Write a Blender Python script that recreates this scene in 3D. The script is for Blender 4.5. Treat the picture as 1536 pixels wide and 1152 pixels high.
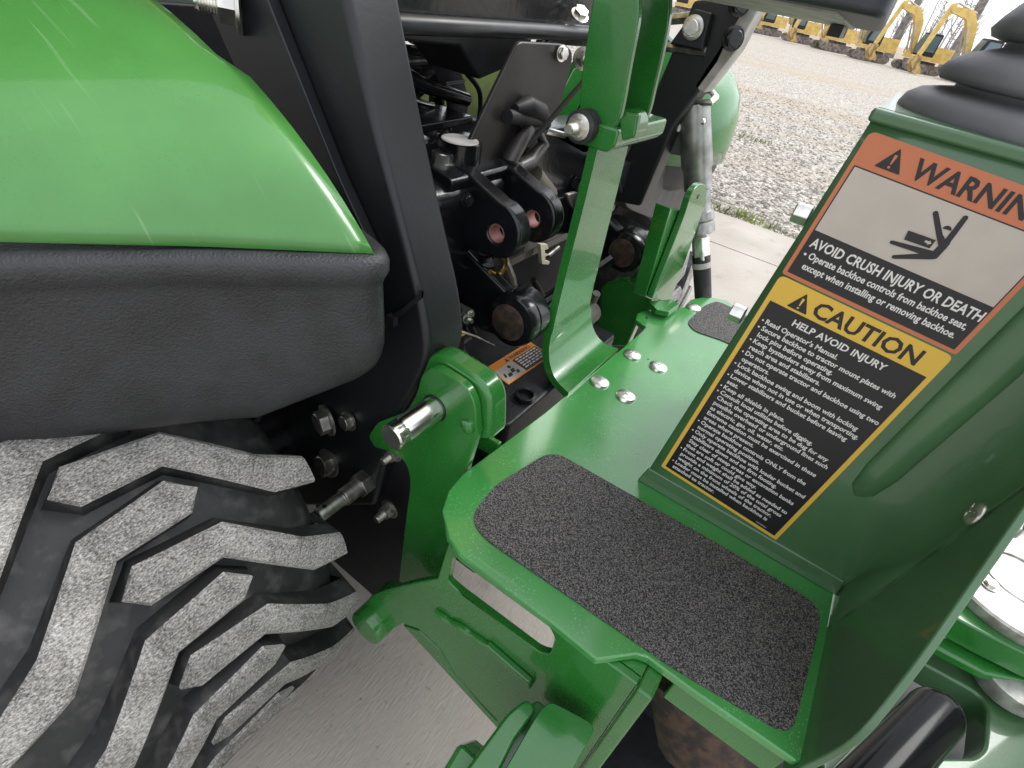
import bpy, bmesh, math, random
from mathutils import Vector, Matrix, Quaternion

random.seed(11)
S = bpy.context.scene
COL = S.collection
for o in list(bpy.data.objects):
    bpy.data.objects.remove(o)

# ------------------------------------------------------------------ camera
H = 1.13                                   # eye height above the slab
XV = Vector((.80718, .45539, -.37561))     # world X seen in lens axes (right, down, forward)
YV = Vector((.56931, -.43232, .69927))
ZV = Vector((.15606, -.77828, -.60822))
FPX = 800.0                                # focal length for a 1536 px wide frame
cd = bpy.data.cameras.new('camera')
cam = bpy.data.objects.new('camera', cd)
COL.objects.link(cam)
cd.sensor_width = 36.0
cd.lens = 36.0 * FPX / 1536.0
cd.clip_start = .01
cd.clip_end = 3000
cam.matrix_world = Matrix((
    (XV.x, -XV.y, -XV.z, 0),
    (YV.x, -YV.y, -YV.z, 0),
    (ZV.x, -ZV.y, -ZV.z, H),
    (0, 0, 0, 1)))
S.camera = cam

# ------------------------------------------------------------------ sky, sun, exposure
SUN_EL, SUN_AZ = math.radians(48), math.radians(25)     # from beyond the slab, slightly right
w = bpy.data.worlds.new('World')
S.world = w
w.use_nodes = True
nt = w.node_tree
nt.nodes.clear()
sky = nt.nodes.new('ShaderNodeTexSky')
sky.sky_type = 'NISHITA'
sky.sun_disc = False
sky.sun_elevation = SUN_EL
sky.sun_rotation = SUN_AZ
sky.dust_density = 4.0
sky.air_density = 1.0
hs = nt.nodes.new('ShaderNodeHueSaturation')
hs.inputs['Saturation'].default_value = .18
bg = nt.nodes.new('ShaderNodeBackground')
bg.inputs['Strength'].default_value = .15
ow = nt.nodes.new('ShaderNodeOutputWorld')
nt.links.new(sky.outputs[0], hs.inputs['Color'])
veil = nt.nodes.new('ShaderNodeMix')          # even overcast over the clear-sky model
veil.data_type = 'RGBA'
veil.inputs['Factor'].default_value = .8
veil.inputs['B'].default_value = (4.7, 4.95, 5.35, 1)
nt.links.new(hs.outputs[0], veil.inputs['A'])
nt.links.new(veil.outputs['Result'], bg.inputs['Color'])
nt.links.new(bg.outputs[0], ow.inputs['Surface'])
sl = bpy.data.lights.new('sun', 'SUN')
sl.energy = .9
sl.angle = math.radians(25)
sl.color = (1, .985, .96)
sun = bpy.data.objects.new('sun', sl)
COL.objects.link(sun)
sun.location = (3, 8, 10)
sd = Vector((math.sin(SUN_AZ) * math.cos(SUN_EL), math.cos(SUN_AZ) * math.cos(SUN_EL), math.sin(SUN_EL)))
sun.rotation_euler = (-sd).to_track_quat('-Z', 'Y').to_euler()
S.view_settings.view_transform = 'Standard'
S.view_settings.look = 'None'
S.view_settings.gamma = 1
S.view_settings.use_curve_mapping = False
S.view_settings.exposure = 1.12


# ------------------------------------------------------------------ measuring helpers
def ray(px, py):
    a, b = (px - 768) / FPX, (py - 576) / FPX
    r = Vector((a, b, 1))
    return Vector((r.dot(XV), r.dot(YV), r.dot(ZV)))


EYE = Vector((0, 0, H))


def PX(px, py, x):
    r = ray(px, py)
    return EYE + r * (x / r.x)


def PY(px, py, y):
    r = ray(px, py)
    return EYE + r * (y / r.y)


def PZ(px, py, z):
    r = ray(px, py)
    return EYE + r * ((z - H) / r.z)


def PP(px, py, p, n):
    r = ray(px, py)
    return EYE + r * ((Vector(p) - EYE).dot(n) / r.dot(n))


def V(*a):
    return Vector(a)


# ------------------------------------------------------------------ materials
MATS = {}


def mat(name, col, rough=.5, metal=0., var=0., vscale=8., bump=0., bscale=200., coat=0., col2=None,
        lo=.4, hi=.6, stretch=None, rvar=0., detail=6., spec=.5, coat_rough=.08):
    m = bpy.data.materials.new(name)
    m.use_nodes = True
    t = m.node_tree
    b = t.nodes['Principled BSDF']
    b.inputs['Base Color'].default_value = (*col, 1)
    b.inputs['Roughness'].default_value = rough
    b.inputs['Metallic'].default_value = metal
    b.inputs['Specular IOR Level'].default_value = spec
    b.inputs['Coat Weight'].default_value = coat
    b.inputs['Coat Roughness'].default_value = coat_rough
    tc = t.nodes.new('ShaderNodeTexCoord')
    src = tc.outputs['Object']
    if stretch:
        mp = t.nodes.new('ShaderNodeMapping')
        mp.inputs['Scale'].default_value = stretch
        t.links.new(src, mp.inputs['Vector'])
        src = mp.outputs[0]
    if var or col2 or rvar:
        n = t.nodes.new('ShaderNodeTexNoise')
        n.inputs['Scale'].default_value = vscale
        n.inputs['Detail'].default_value = detail
        t.links.new(src, n.inputs['Vector'])
        mr = t.nodes.new('ShaderNodeMapRange')
        mr.inputs['From Min'].default_value = lo
        mr.inputs['From Max'].default_value = hi
        t.links.new(n.outputs['Fac'], mr.inputs['Value'])
        mx = t.nodes.new('ShaderNodeMix')
        mx.data_type = 'RGBA'
        if col2 is None:
            c1 = tuple(c * (1 - var) for c in col)
            c2 = tuple(min(1, c * (1 + var)) for c in col)
        else:
            c1, c2 = col, col2
        mx.inputs['A'].default_value = (*c1, 1)
        mx.inputs['B'].default_value = (*c2, 1)
        t.links.new(mr.outputs[0], mx.inputs['Factor'])
        t.links.new(mx.outputs['Result'], b.inputs['Base Color'])
        if rvar:
            r = t.nodes.new('ShaderNodeMapRange')
            r.inputs['To Min'].default_value = max(0.03, rough - rvar)
            r.inputs['To Max'].default_value = rough + rvar
            t.links.new(mr.outputs[0], r.inputs['Value'])
            t.links.new(r.outputs[0], b.inputs['Roughness'])
    if bump:
        n2 = t.nodes.new('ShaderNodeTexNoise')
        n2.inputs['Scale'].default_value = bscale
        n2.inputs['Detail'].default_value = 3
        t.links.new(src, n2.inputs['Vector'])
        bp = t.nodes.new('ShaderNodeBump')
        bp.inputs['Strength'].default_value = bump
        bp.inputs['Distance'].default_value = .002
        t.links.new(n2.outputs['Fac'], bp.inputs['Height'])
        t.links.new(bp.outputs[0], b.inputs['Normal'])
    MATS[name] = m
    return m


def wet_paint(name, col, rough, drops=.35, dust_sheen=(.25, .42, .24)):
    """gloss paint with a fine orange peel, a light film of dust and small dried drops; platform ones paint sky sheen"""
    m = mat(name, col, rough, var=.10, vscale=7, bump=.06, bscale=240, coat=.6, coat_rough=.06)
    t = m.node_tree
    b = t.nodes['Principled BSDF']
    tc = [n for n in t.nodes if n.type == 'TEX_COORD'][0]
    vo = t.nodes.new('ShaderNodeTexVoronoi')
    vo.inputs['Scale'].default_value = 300
    vo.inputs['Randomness'].default_value = 1
    t.links.new(tc.outputs['Object'], vo.inputs['Vector'])
    big = t.nodes.new('ShaderNodeTexNoise')
    big.inputs['Scale'].default_value = 22
    big.inputs['Detail'].default_value = 8
    t.links.new(tc.outputs['Object'], big.inputs['Vector'])
    mr = t.nodes.new('ShaderNodeMapRange')
    mr.inputs['From Min'].default_value = .16
    mr.inputs['From Max'].default_value = .30
    mr.inputs['To Min'].default_value = 1
    mr.inputs['To Max'].default_value = 0
    t.links.new(vo.outputs['Distance'], mr.inputs['Value'])
    mb = t.nodes.new('ShaderNodeMapRange')
    mb.inputs['From Min'].default_value = .42
    mb.inputs['From Max'].default_value = .62
    t.links.new(big.outputs['Fac'], mb.inputs['Value'])
    mu = t.nodes.new('ShaderNodeMath')
    mu.operation = 'MULTIPLY'
    t.links.new(mr.outputs[0], mu.inputs[0])
    t.links.new(mb.outputs[0], mu.inputs[1])
    mu2 = t.nodes.new('ShaderNodeMath')
    mu2.operation = 'MULTIPLY'
    mu2.inputs[1].default_value = drops
    t.links.new(mu.outputs[0], mu2.inputs[0])
    old = b.inputs['Base Color'].links[0].from_socket
    mx = t.nodes.new('ShaderNodeMix')
    mx.data_type = 'RGBA'
    mx.inputs['B'].default_value = (*dust_sheen, 1)
    t.links.new(mu2.outputs[0], mx.inputs['Factor'])
    t.links.new(old, mx.inputs['A'])
    t.links.new(mx.outputs['Result'], b.inputs['Base Color'])
    ra = t.nodes.new('ShaderNodeMapRange')
    ra.inputs['To Min'].default_value = rough
    ra.inputs['To Max'].default_value = rough + .3
    t.links.new(mu.outputs[0], ra.inputs['Value'])
    t.links.new(ra.outputs[0], b.inputs['Roughness'])
    return m


GREEN = wet_paint('green_paint', (.022, .17, .025), .24, .08)
GREEN_F = wet_paint('green_fender', (.062, .235, .044), .30, .30, (.045, .16, .036))  # same green, base paled to carry the sky's reflection
def scratches(m):
    t = m.node_tree
    b = t.nodes['Principled BSDF']
    tc = [n for n in t.nodes if n.type == 'TEX_COORD'][0]
    tot = None
    for sc, rot in (((6, 160, 6), .5), ((5, 130, 5), -.9), ((7, 190, 7), 1.4)):
        mp = t.nodes.new('ShaderNodeMapping')
        mp.inputs['Scale'].default_value = sc
        mp.inputs['Rotation'].default_value = (0, 0, rot)
        t.links.new(tc.outputs['Object'], mp.inputs[0])
        n = t.nodes.new('ShaderNodeTexNoise')
        n.inputs['Scale'].default_value = 1
        n.inputs['Detail'].default_value = 2
        t.links.new(mp.outputs[0], n.inputs[0])
        r = t.nodes.new('ShaderNodeMapRange')
        r.inputs['From Min'].default_value = .70
        r.inputs['From Max'].default_value = .76
        r.inputs['To Max'].default_value = .24
        t.links.new(n.outputs['Fac'], r.inputs[0])
        if tot is None:
            tot = r.outputs[0]
        else:
            mx_ = t.nodes.new('ShaderNodeMath')
            mx_.operation = 'MAXIMUM'
            t.links.new(tot, mx_.inputs[0])
            t.links.new(r.outputs[0], mx_.inputs[1])
            tot = mx_.outputs[0]
    old = b.inputs['Base Color'].links[0].from_socket
    mx = t.nodes.new('ShaderNodeMix')
    mx.data_type = 'RGBA'
    mx.inputs['B'].default_value = (.28, .42, .24, 1)
    t.links.new(tot, mx.inputs['Factor'])
    t.links.new(old, mx.inputs['A'])
    t.links.new(mx.outputs['Result'], b.inputs['Base Color'])


scratches(GREEN_F)
GREEN_P = wet_paint('green_platform', (.042, .25, .048), .28, .5, (.30, .54, .36))  # same green, bright sky sheen put into base and speck colour
GREEN_P.node_tree.nodes['Principled BSDF'].inputs['Coat Weight'].default_value = .9
GREEN_P.node_tree.nodes['Principled BSDF'].inputs['Coat Roughness'].default_value = .14
scratches(GREEN_P)
GREEN_T = wet_paint('green_tower', (.056, .140, .056), .38, .06)  # same green greyed, lens haze put into the colour
BLACK = mat('black_paint', (.007, .0075, .009), .24, var=.3, vscale=14, bump=.3, bscale=80, coat=.25, spec=.4)
BLACKM = mat('black_matt', (.009, .009, .011), .55, var=.3, vscale=20, bump=.2, bscale=120)
POST = mat('black_post', (.009, .0105, .012), .42, var=.15, vscale=10, bump=.08, bscale=150)
SKIRT = mat('black_plastic', (.030, .031, .033), .40, var=.15, vscale=20, bump=.6, bscale=420, rvar=.06)
RUBBER = mat('rubber', (.022, .022, .022), .6, col2=(.085, .082, .078), vscale=42, lo=.50, hi=.78, detail=10, bump=.35, bscale=90)
BOOT = mat('boot_rubber', (.12, .122, .13), .55, col2=(.19, .19, .195), vscale=16, lo=.45, hi=.75, bump=.35, bscale=45)  # black rubber lightened to carry lens haze in its colour
STEEL = mat('zinc_steel', (.78, .76, .70), .34, 1., var=.25, vscale=40, bump=.1, bscale=120)
STEELD = mat('dull_steel', (.46, .44, .40), .42, 1., var=.35, vscale=60, bump=.15, bscale=150)
CHROME = mat('bright_pin', (.75, .74, .70), .2, 1., var=.1, vscale=80)
RUST = mat('rusty_face', (.075, .042, .026), .8, col2=(.02, .015, .013), vscale=60, bump=.5, bscale=90)
PINK = mat('primer_bore', (.33, .15, .13), .6, var=.2, vscale=50)
BRASS = mat('brass', (.55, .36, .09), .35, 1., var=.2)
CREAM = mat('cream_clip', (.75, .68, .5), .5)
WEB = mat('belt_webbing', (.045, .036, .048), .8, var=.2, vscale=300, bump=.6, bscale=600)
STITCH = mat('stitching', (.35, .34, .36), .8)
TWIG = mat('dry_twig', (.38, .32, .24), .8, var=.3, vscale=80)
ORANGE = mat('label_orange', (.54, .17, .075), .42)
YELLOW = mat('label_yellow', (.72, .46, .06), .42)
INK = mat('label_black', (.014, .014, .016), .38)
PAPER = mat('label_white', (.50, .445, .385), .4, var=.03, vscale=40)
PRINT = mat('label_print', (.72, .70, .66), .4)
GREYPAN = mat('grey_pan', (.42, .40, .37), .6, var=.15, vscale=30)
EXY = mat('machine_yellow', (.66, .46, .14), .5, var=.12, vscale=3)
TRACK = mat('machine_track', (.19, .165, .145), .8, var=.4, vscale=4)
GLASS = mat('cab_glass', (.10, .15, .17), .08, spec=.8)
BARK = mat('bark', (.20, .18, .165), .9, var=.3, vscale=3)
LEAFD = mat('dry_leaf', (.16, .12, .07), .8, var=.4, vscale=2)
ROOFM = mat('roof_sheet', (.22, .21, .20), .6, var=.1, vscale=2)


def dust_tread():
    m = mat('tread_dust', (.05, .05, .05), .85)
    t = m.node_tree
    b = t.nodes['Principled BSDF']
    tc = [n for n in t.nodes if n.type == 'TEX_COORD'][0]
    mp = t.nodes.new('ShaderNodeMapping')
    mp.inputs['Scale'].default_value = (1, .5, 1)
    t.links.new(tc.outputs['Object'], mp.inputs[0])
    a = t.nodes.new('ShaderNodeTexNoise')
    a.inputs['Scale'].default_value = 600
    a.inputs['Detail'].default_value = 5
    a.inputs['Roughness'].default_value = .75
    t.links.new(mp.outputs[0], a.inputs[0])
    c = t.nodes.new('ShaderNodeTexNoise')
    c.inputs['Scale'].default_value = 26
    c.inputs['Detail'].default_value = 6
    t.links.new(tc.outputs['Object'], c.inputs[0])
    ad = t.nodes.new('ShaderNodeMath')
    ad.operation = 'MULTIPLY_ADD'
    ad.inputs[1].default_value = .30
    t.links.new(c.outputs['Fac'], ad.inputs[0])
    t.links.new(a.outputs['Fac'], ad.inputs[2])
    rp = t.nodes.new('ShaderNodeValToRGB')
    rp.color_ramp.elements[0].position = .50
    rp.color_ramp.elements[0].color = (.055, .053, .05, 1)
    rp.color_ramp.elements[1].position = .85
    rp.color_ramp.elements[1].color = (.66, .63, .59, 1)
    e = rp.color_ramp.elements.new(.64)
    e.color = (.245, .232, .215, 1)
    t.links.new(ad.outputs[0], rp.inputs[0])
    t.links.new(rp.outputs[0], b.inputs['Base Color'])
    bp = t.nodes.new('ShaderNodeBump')
    bp.inputs['Strength'].default_value = .7
    bp.inputs['Distance'].default_value = .002
    t.links.new(a.outputs['Fac'], bp.inputs['Height'])
    t.links.new(bp.outputs[0], b.inputs['Normal'])
    return m


TREAD = dust_tread()


def grit():
    m = mat('grip_grit', (.02, .02, .022), .75)
    t = m.node_tree
    b = t.nodes['Principled BSDF']
    tc = [n for n in t.nodes if n.type == 'TEX_COORD'][0]
    a = t.nodes.new('ShaderNodeTexVoronoi')
    a.inputs['Scale'].default_value = 1000
    t.links.new(tc.outputs['Object'], a.inputs[0])
    sp = t.nodes.new('ShaderNodeSeparateColor')
    t.links.new(a.outputs['Color'], sp.inputs[0])
    c = t.nodes.new('ShaderNodeTexNoise')
    c.inputs['Scale'].default_value = 9
    c.inputs['Detail'].default_value = 5
    t.links.new(tc.outputs['Object'], c.inputs[0])
    ad = t.nodes.new('ShaderNodeMath')
    ad.operation = 'MULTIPLY_ADD'
    ad.inputs[1].default_value = .35
    t.links.new(c.outputs['Fac'], ad.inputs[0])
    t.links.new(sp.outputs[0], ad.inputs[2])
    rp = t.nodes.new('ShaderNodeValToRGB')
    rp.color_ramp.elements[0].position = .3
    rp.color_ramp.elements[0].color = (.012, .012, .013, 1)
    rp.color_ramp.elements[1].position = 1.12
    rp.color_ramp.elements[1].color = (.24, .22, .205, 1)
    e = rp.color_ramp.elements.new(1.05)
    e.color = (.017, .0155, .015, 1)
    t.links.new(ad.outputs[0], rp.inputs[0])
    t.links.new(rp.outputs[0], b.inputs['Base Color'])
    bp = t.nodes.new('ShaderNodeBump')
    bp.inputs['Strength'].default_value = 1
    bp.inputs['Distance'].default_value = .0015
    t.links.new(sp.outputs[1], bp.inputs['Height'])
    t.links.new(bp.outputs[0], b.inputs['Normal'])
    return m


GRIT = grit()


def concrete():
    m = mat('broom_concrete', (.51, .46, .405), .85, col2=(.40, .355, .305), vscale=2.2, lo=.35, hi=.7)
    t = m.node_tree
    b = t.nodes['Principled BSDF']
    tc = [n for n in t.nodes if n.type == 'TEX_COORD'][0]
    mp = t.nodes.new('ShaderNodeMapping')
    mp.inputs['Scale'].default_value = (230, 42, 1)
    t.links.new(tc.outputs['Object'], mp.inputs[0])
    a = t.nodes.new('ShaderNodeTexNoise')
    a.inputs['Scale'].default_value = 1
    a.inputs['Detail'].default_value = 5
    t.links.new(mp.outputs[0], a.inputs[0])
    s = t.nodes.new('ShaderNodeTexNoise')
    s.inputs['Scale'].default_value = 70
    s.inputs['Detail'].default_value = 6
    t.links.new(tc.outputs['Object'], s.inputs[0])
    st_ = t.nodes.new('ShaderNodeTexNoise')      # old drips and tyre scuffs
    st_.inputs['Scale'].default_value = 7
    st_.inputs['Detail'].default_value = 9
    st_.inputs['Roughness'].default_value = .7
    t.links.new(tc.outputs['Object'], st_.inputs[0])
    sm = t.nodes.new('ShaderNodeMapRange')
    sm.inputs['From Min'].default_value = .56
    sm.inputs['From Max'].default_value = .74
    sm.inputs['To Max'].default_value = .5
    t.links.new(st_.outputs['Fac'], sm.inputs[0])
    gx = t.nodes.new('ShaderNodeTexNoise')
    gx.inputs['Scale'].default_value = 160
    gx.inputs['Detail'].default_value = 2
    t.links.new(tc.outputs['Object'], gx.inputs[0])
    gm = t.nodes.new('ShaderNodeMapRange')
    gm.inputs['From Min'].default_value = .68
    gm.inputs['From Max'].default_value = .74
    gm.inputs['To Max'].default_value = .55
    t.links.new(gx.outputs['Fac'], gm.inputs[0])
    mxx = t.nodes.new('ShaderNodeMath')
    mxx.operation = 'MAXIMUM'
    t.links.new(sm.outputs[0], mxx.inputs[0])
    t.links.new(gm.outputs[0], mxx.inputs[1])
    old = b.inputs['Base Color'].links[0].from_socket
    mc = t.nodes.new('ShaderNodeMix')
    mc.data_type = 'RGBA'
    mc.inputs['B'].default_value = (.20, .18, .155, 1)
    t.links.new(mxx.outputs[0], mc.inputs['Factor'])
    t.links.new(old, mc.inputs['A'])
    t.links.new(mc.outputs['Result'], b.inputs['Base Color'])
    ad = t.nodes.new('ShaderNodeMath')
    ad.operation = 'ADD'
    t.links.new(a.outputs[0], ad.inputs[0])
    t.links.new(s.outputs[0], ad.inputs[1])
    bp = t.nodes.new('ShaderNodeBump')
    bp.inputs['Strength'].default_value = .45
    bp.inputs['Distance'].default_value = .004
    t.links.new(ad.outputs[0], bp.inputs['Height'])
    t.links.new(bp.outputs[0], b.inputs['Normal'])
    return m


CONC = concrete()


def gravel():
    m = mat('gravel_ground', (.5, .46, .41), .95)
    t = m.node_tree
    b = t.nodes['Principled BSDF']
    tc = [n for n in t.nodes if n.type == 'TEX_COORD'][0]
    vo = t.nodes.new('ShaderNodeTexVoronoi')
    vo.inputs['Scale'].default_value = 34
    t.links.new(tc.outputs['Object'], vo.inputs[0])
    sp = t.nodes.new('ShaderNodeSeparateColor')
    t.links.new(vo.outputs['Color'], sp.inputs[0])
    rp = t.nodes.new('ShaderNodeValToRGB')
    rp.color_ramp.elements[0].color = (.18, .158, .135, 1)
    rp.color_ramp.elements[1].color = (.64, .585, .515, 1)
    t.links.new(sp.outputs[0], rp.inputs[0])
    # wheel tracks of damp tan fines
    mp = t.nodes.new('ShaderNodeMapping')
    mp.inputs['Scale'].default_value = (.05, .55, 1)
    mp.inputs['Rotation'].default_value = (0, 0, .12)
    t.links.new(tc.outputs['Object'], mp.inputs[0])
    n = t.nodes.new('ShaderNodeTexNoise')
    n.inputs['Scale'].default_value = 1.3
    n.inputs['Detail'].default_value = 7
    t.links.new(mp.outputs[0], n.inputs[0])
    mr = t.nodes.new('ShaderNodeMapRange')
    mr.inputs['From Min'].default_value = .5
    mr.inputs['From Max'].default_value = .68
    mr.inputs['To Max'].default_value = .75
    t.links.new(n.outputs['Fac'], mr.inputs[0])
    mx = t.nodes.new('ShaderNodeMix')
    mx.data_type = 'RGBA'
    mx.inputs['B'].default_value = (.42, .33, .23, 1)
    t.links.new(mr.outputs[0], mx.inputs['Factor'])
    t.links.new(rp.outputs[0], mx.inputs['A'])
    t.links.new(mx.outputs['Result'], b.inputs['Base Color'])
    bp = t.nodes.new('ShaderNodeBump')
    bp.inputs['Strength'].default_value = .9
    bp.inputs['Distance'].default_value = .02
    t.links.new(vo.outputs['Distance'], bp.inputs['Height'])
    t.links.new(bp.outputs[0], b.inputs['Normal'])
    return m


GRAVEL = gravel()
STONE = mat('gravel_stone', (.46, .42, .37), .9, var=.45, vscale=9, bump=.3, bscale=60)
GRASS = mat('grass_blade', (.22, .28, .06), .6, var=.4, vscale=3)

# ------------------------------------------------------------------ mesh helpers
WPOS = {}


def rpoly(pts, r, n=5):
    """round the corners of a closed polygon; r is one radius or one per corner"""
    out = []
    k = len(pts)
    for i in range(k):
        p = Vector(pts[i])
        a, b = Vector(pts[i - 1]), Vector(pts[(i + 1) % k])
        rr = r[i] if isinstance(r, (list, tuple)) else r
        if rr <= 0:
            out.append(p)
            continue
        da, db = (a - p), (b - p)
        ra, rb = min(rr, da.length * .48), min(rr, db.length * .48)
        A, B = p + da.normalized() * ra, p + db.normalized() * rb
        for j in range(n + 1):
            t = j / n
            out.append(A * (1 - t) ** 2 + p * 2 * t * (1 - t) + B * t * t)
    return out


class MB:
    def __init__(self):
        self.v, self.f, self.m = [], [], []

    def add(self, vs, fs, mi=0):
        o = len(self.v)
        self.v += [Vector(p) for p in vs]
        for f in fs:
            self.f.append([i + o for i in f])
            self.m.append(mi)
        return self

    def box(self, lo, hi, mi=0):
        (a, b, c), (d, e, f) = lo, hi
        vs = [(a, b, c), (d, b, c), (d, e, c), (a, e, c), (a, b, f), (d, b, f), (d, e, f), (a, e, f)]
        return self.add(vs, [(0, 3, 2, 1), (4, 5, 6, 7), (0, 1, 5, 4), (1, 2, 6, 5), (2, 3, 7, 6), (3, 0, 4, 7)], mi)

    def obox(self, c, ax, mi=0):
        c = Vector(c)
        x, y, z = [Vector(a) for a in ax]
        vs = [c + x * i + y * j + z * k for k in (-1, 1) for (i, j) in ((-1, -1), (1, -1), (1, 1), (-1, 1))]
        return self.add(vs, [(0, 3, 2, 1), (4, 5, 6, 7), (0, 1, 5, 4), (1, 2, 6, 5), (2, 3, 7, 6), (3, 0, 4, 7)], mi)

    def prism(self, poly, vec, mi=0):
        n = len(poly)
        vec = Vector(vec)
        vs = [Vector(p) for p in poly] + [Vector(p) + vec for p in poly]
        fs = [list(range(n))[::-1], list(range(n, 2 * n))]
        fs += [(i, (i + 1) % n, n + (i + 1) % n, n + i) for i in range(n)]
        return self.add(vs, fs, mi)

    def holed(self, outline, holes, vec, mi=0):
        vec = Vector(vec)
        bm = bmesh.new()
        loops = []
        for lp in [outline] + holes:
            vs = [bm.verts.new(p) for p in lp]
            for i in range(len(vs)):
                bm.edges.new((vs[i], vs[(i + 1) % len(vs)]))
            loops.append(len(vs))
        bm.verts.index_update()
        bmesh.ops.triangle_fill(bm, use_beauty=True, edges=bm.edges[:])
        bm.verts.index_update()
        vs = [v.co.copy() for v in bm.verts]
        tris = [[v.index for v in f.verts] for f in bm.faces]
        n = len(vs)
        bm.free()
        fs = tris + [[i + n for i in t][::-1] for t in tris]
        s = 0
        for c in loops:
            for i in range(c):
                a, b = s + i, s + (i + 1) % c
                fs.append((a, b, b + n, a + n))
            s += c
        return self.add(vs + [p + vec for p in vs], fs, mi)

    def tube(self, pts, r, seg=12, mi=0, caps=True):
        pts = [Vector(p) for p in pts]
        n = len(pts)
        rs = r if isinstance(r, (list, tuple)) else [r] * n
        up = None
        vs, fs = [], []
        for i, p in enumerate(pts):
            d = (pts[min(i + 1, n - 1)] - pts[max(i - 1, 0)]).normalized()
            if up is None:
                up = d.orthogonal().normalized()
            up = (up - d * up.dot(d)).normalized()
            s = d.cross(up)
            for j in range(seg):
                a = 2 * math.pi * j / seg
                vs.append(p + (up * math.cos(a) + s * math.sin(a)) * rs[i])
        for i in range(n - 1):
            for j in range(seg):
                a, b = i * seg + j, i * seg + (j + 1) % seg
                fs.append((a, b, b + seg, a + seg))
        if caps:
            fs.append(list(range(seg))[::-1])
            fs.append(list(range((n - 1) * seg, n * seg)))
        return self.add(vs, fs, mi)

    def lathe(self, prof, o, axis, seg=24, mi=0, close=False):
        o, axis = Vector(o), Vector(axis).normalized()
        u = axis.orthogonal().normalized()
        s = axis.cross(u)
        vs, fs = [], []
        for r, h in prof:
            for j in range(seg):
                a = 2 * math.pi * j / seg
                vs.append(o + axis * h + (u * math.cos(a) + s * math.sin(a)) * r)
        k = len(prof)
        for i in range(k - 1 + (1 if close else 0)):
            for j in range(seg):
                a, b = i * seg + j, i * seg + (j + 1) % seg
                i2 = ((i + 1) % k) * seg
                fs.append((a, b, i2 + (j + 1) % seg, i2 + j))
        if not close:
            fs.append(list(range(seg))[::-1])
            fs.append(list(range((k - 1) * seg, k * seg)))
        return self.add(vs, fs, mi)

    def grid(self, rows, mi=0, closed=False):
        r, c = len(rows), len(rows[0])
        vs = [p for row in rows for p in row]
        fs = []
        for i in range(r - 1):
            for j in range(c if closed else c - 1):
                j2 = (j + 1) % c
                fs.append((i * c + j, i * c + j2, (i + 1) * c + j2, (i + 1) * c + j))
        return self.add(vs, fs, mi)

    def mesh(self, name, mats, smooth=35, flat=False, center=None, recalc=True):
        me = bpy.data.meshes.new(name)
        c = Vector(center) if center is not None else Vector((0, 0, 0))
        me.from_pydata([tuple(p - c) for p in self.v], [], self.f)
        mats = mats if isinstance(mats, (list, tuple)) else [mats]
        for m in mats:
            me.materials.append(m)
        if len(mats) > 1:
            me.polygons.foreach_set('material_index', self.m)
        if recalc:
            bm = bmesh.new()
            bm.from_mesh(me)
            bmesh.ops.recalc_face_normals(bm, faces=bm.faces[:])
            bm.to_mesh(me)
            bm.free()
        if not flat:
            me.polygons.foreach_set('use_smooth', [True] * len(me.polygons))
            if smooth:
                me.set_sharp_from_angle(angle=math.radians(smooth))
        me.update()
        return me

    def build(self, name, mats, parent=None, bevel=0, seg=2, smooth=35, flat=False, recalc=True, solid=0):
        xs = [p.x for p in self.v]
        ys = [p.y for p in self.v]
        zs = [p.z for p in self.v]
        c = Vector(((min(xs) + max(xs)) / 2, (min(ys) + max(ys)) / 2, (min(zs) + max(zs)) / 2))
        me = self.mesh(name, mats, None if bevel else smooth, flat, c, recalc)
        o = bpy.data.objects.new(name, me)
        COL.objects.link(o)
        WPOS[o.name] = c
        if parent:
            o.parent = parent
            o.location = c - WPOS[parent.name]
        else:
            o.location = c
        if solid:
            md = o.modifiers.new('solid', 'SOLIDIFY')
            md.thickness = solid
            md.offset = -1
        if bevel:
            md = o.modifiers.new('bevel', 'BEVEL')
            md.width = bevel
            md.segments = seg
            md.limit_method = 'ANGLE'
            md.angle_limit = math.radians(32)
            md.harden_normals = True
        return o


def place(name, me, parent, loc, axis=(0, 0, 1), scale=1., spin=0.):
    o = bpy.data.objects.new(name, me)
    COL.objects.link(o)
    loc = Vector(loc)
    WPOS[o.name] = loc
    o.rotation_mode = 'QUATERNION'
    o.rotation_quaternion = Vector(axis).to_track_quat('Z', 'Y') @ Quaternion((0, 0, 1), spin)
    o.scale = (scale,) * 3
    o.parent = parent
    o.location = loc - (WPOS[parent.name] if parent else Vector((0, 0, 0)))
    return o


def empty(name, loc, label, cat, group=None):
    o = bpy.data.objects.new(name, None)
    COL.objects.link(o)
    o.location = loc
    o.empty_display_size = .1
    WPOS[o.name] = Vector(loc)
    o['label'] = label
    o['category'] = cat
    if group:
        o['group'] = group
    return o


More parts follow.
